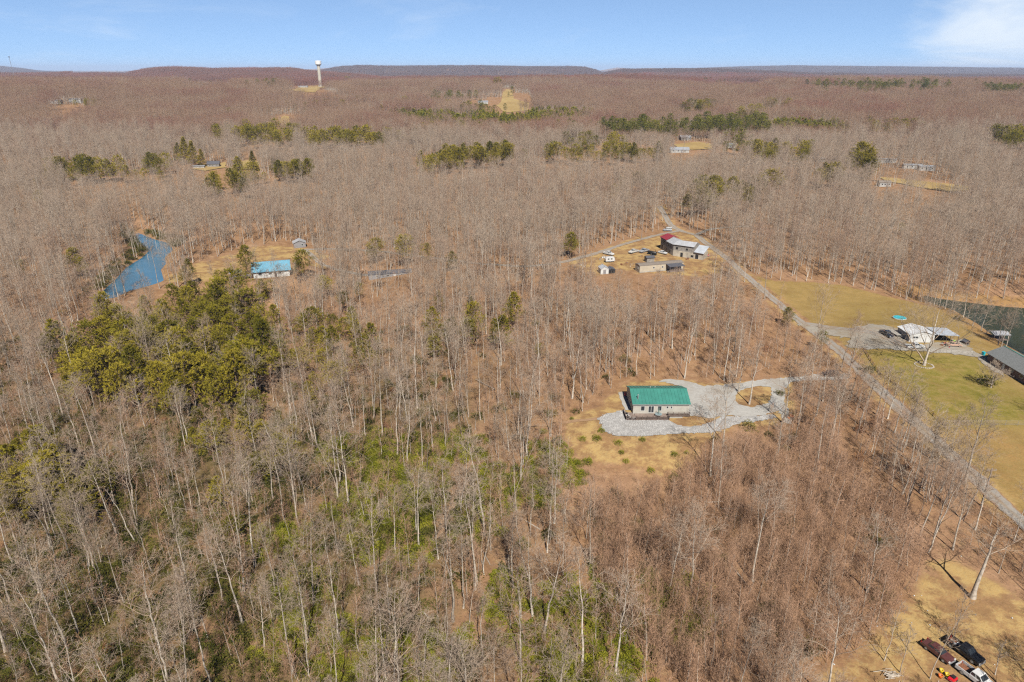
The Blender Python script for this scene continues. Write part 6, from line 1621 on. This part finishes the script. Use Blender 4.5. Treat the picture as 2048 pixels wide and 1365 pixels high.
for nm, px, py, L, W, h_, rs, rz, wm, rm, lab, cat in FARB:
    g = G(px, py); a = R(rz)
    gable(nm, lab, cat, (g.x - math.cos(a) * L / 2, g.y - math.sin(a) * L / 2, g.z + .1), a, L, W, h_, rs, wm, rm, 'x', .4, wins=[('front', L * t_, 1.0, 1.2, 1.0) for t_ in (.15, .4, .75)], doors=[('front', L * .58, .1, 1.0, 2.0, M_GREYWALL)])
def tower():
    g = G(641, 174); h_ = 20.0
    while project(g.x, g.y, g.z + h_)[1] > 121.5 and h_ < 150: h_ += .5
    s = h_ / 46.0
    r = empty('water_tower', g); tag(r, 'tall water tower with a pale fluted shaft and white tank on the hill', 'water tower')
    n = 28
    rings = []
    for rr, z_ in ((4.0, -1), (3.3, 2), (2.75, 8), (2.6, 35), (2.7, 36)):
        rings.append([((rr + (.14 if i % 2 else 0)) * s * math.cos(2 * math.pi * i / n), (rr + (.14 if i % 2 else 0)) * s * math.sin(2 * math.pi * i / n), z_ * s) for i in range(n)])
    MB().loft(rings).build('shaft', M_TOWER, r)
    MB().lathe([(2.7 * s, 36.02 * s), (3.2 * s, 37 * s), (5.0 * s, 38.8 * s), (5.6 * s, 39.6 * s)], 32).build('bowl', paint('grey tank underside', (.24, .25, .26), .5), r, True)
    tk = MB().lathe([(5.6 * s, 39.62 * s), (5.7 * s, 40 * s), (5.7 * s, 45 * s), (5.2 * s, 45.4 * s), (2 * s, 46 * s), (.1, 46 * s)], 32).build('tank', M_TANK, r)
    MB().lathe([(.5 * s, 46 * s), (.5 * s, 46.6 * s), (.1, 46.8 * s)], 10).build('vent', M_STEEL, tk)
    MB().box(-.9 * s, -3.4 * s, 0, .9 * s, -3.25 * s, 3 * s).build('door', M_GREYWALL, r)
tower()
def mast():
    d = rays([26], [146])[0]; k = 2600 / d[1]; x_, y_ = d[0] * k, 2600.0; z_ = hz(x_, y_)
    h_ = 10.0
    while project(x_, y_, z_ + h_)[1] > 113 and h_ < 200: h_ += 1
    r = empty('radio_mast', (x_, y_, z_)); tag(r, 'thin radio mast on the left skyline', 'mast')
    for i in range(3):
        a = i * 2.094; MB().tube((1.3 * math.cos(a), 1.3 * math.sin(a), 0), (.5 * math.cos(a), .5 * math.sin(a), h_), .22, .16, 5).build('mast_leg', M_STEEL, r)
    m = MB()
    for j in range(24):
        t_ = j / 24; w = 1.3 - .8 * t_
        for i in range(3): a, b = i * 2.094, (i + 1) * 2.094; m.tube((w * math.cos(a), w * math.sin(a), h_ * t_), (w * math.cos(b), w * math.sin(b), h_ * (t_ + 1 / 24)), .1, n=4)
    m.build('bracing', M_STEEL, r); MB().box(-1.6, -.8, h_ - 4, 1.6, .8, h_).build('antenna', M_DARKTRIM, r)
mast()

# ---------------------------------------------------------------- air
def haze():
    m = MB().box(-29000, -6500, -14, 29000, 29500, 172)
    o = m.build('haze', None)
    mt = bpy.data.materials.new('thin blue air'); mt.use_nodes = True; t = mt.node_tree; t.nodes.clear()
    v = t.nodes.new('ShaderNodeVolumePrincipled'); v.inputs['Color'].default_value = (.58, .72, .98, 1); v.inputs['Density'].default_value = HAZE; v.inputs['Anisotropy'].default_value = 0.0
    out = t.nodes.new('ShaderNodeOutputMaterial'); t.links.new(v.outputs[0], out.inputs['Volume'])
    o.data.materials.append(mt); tag(o, 'thin blue haze over the distant ridges', 'haze', kind='stuff')
HAZE = 6e-5
haze()
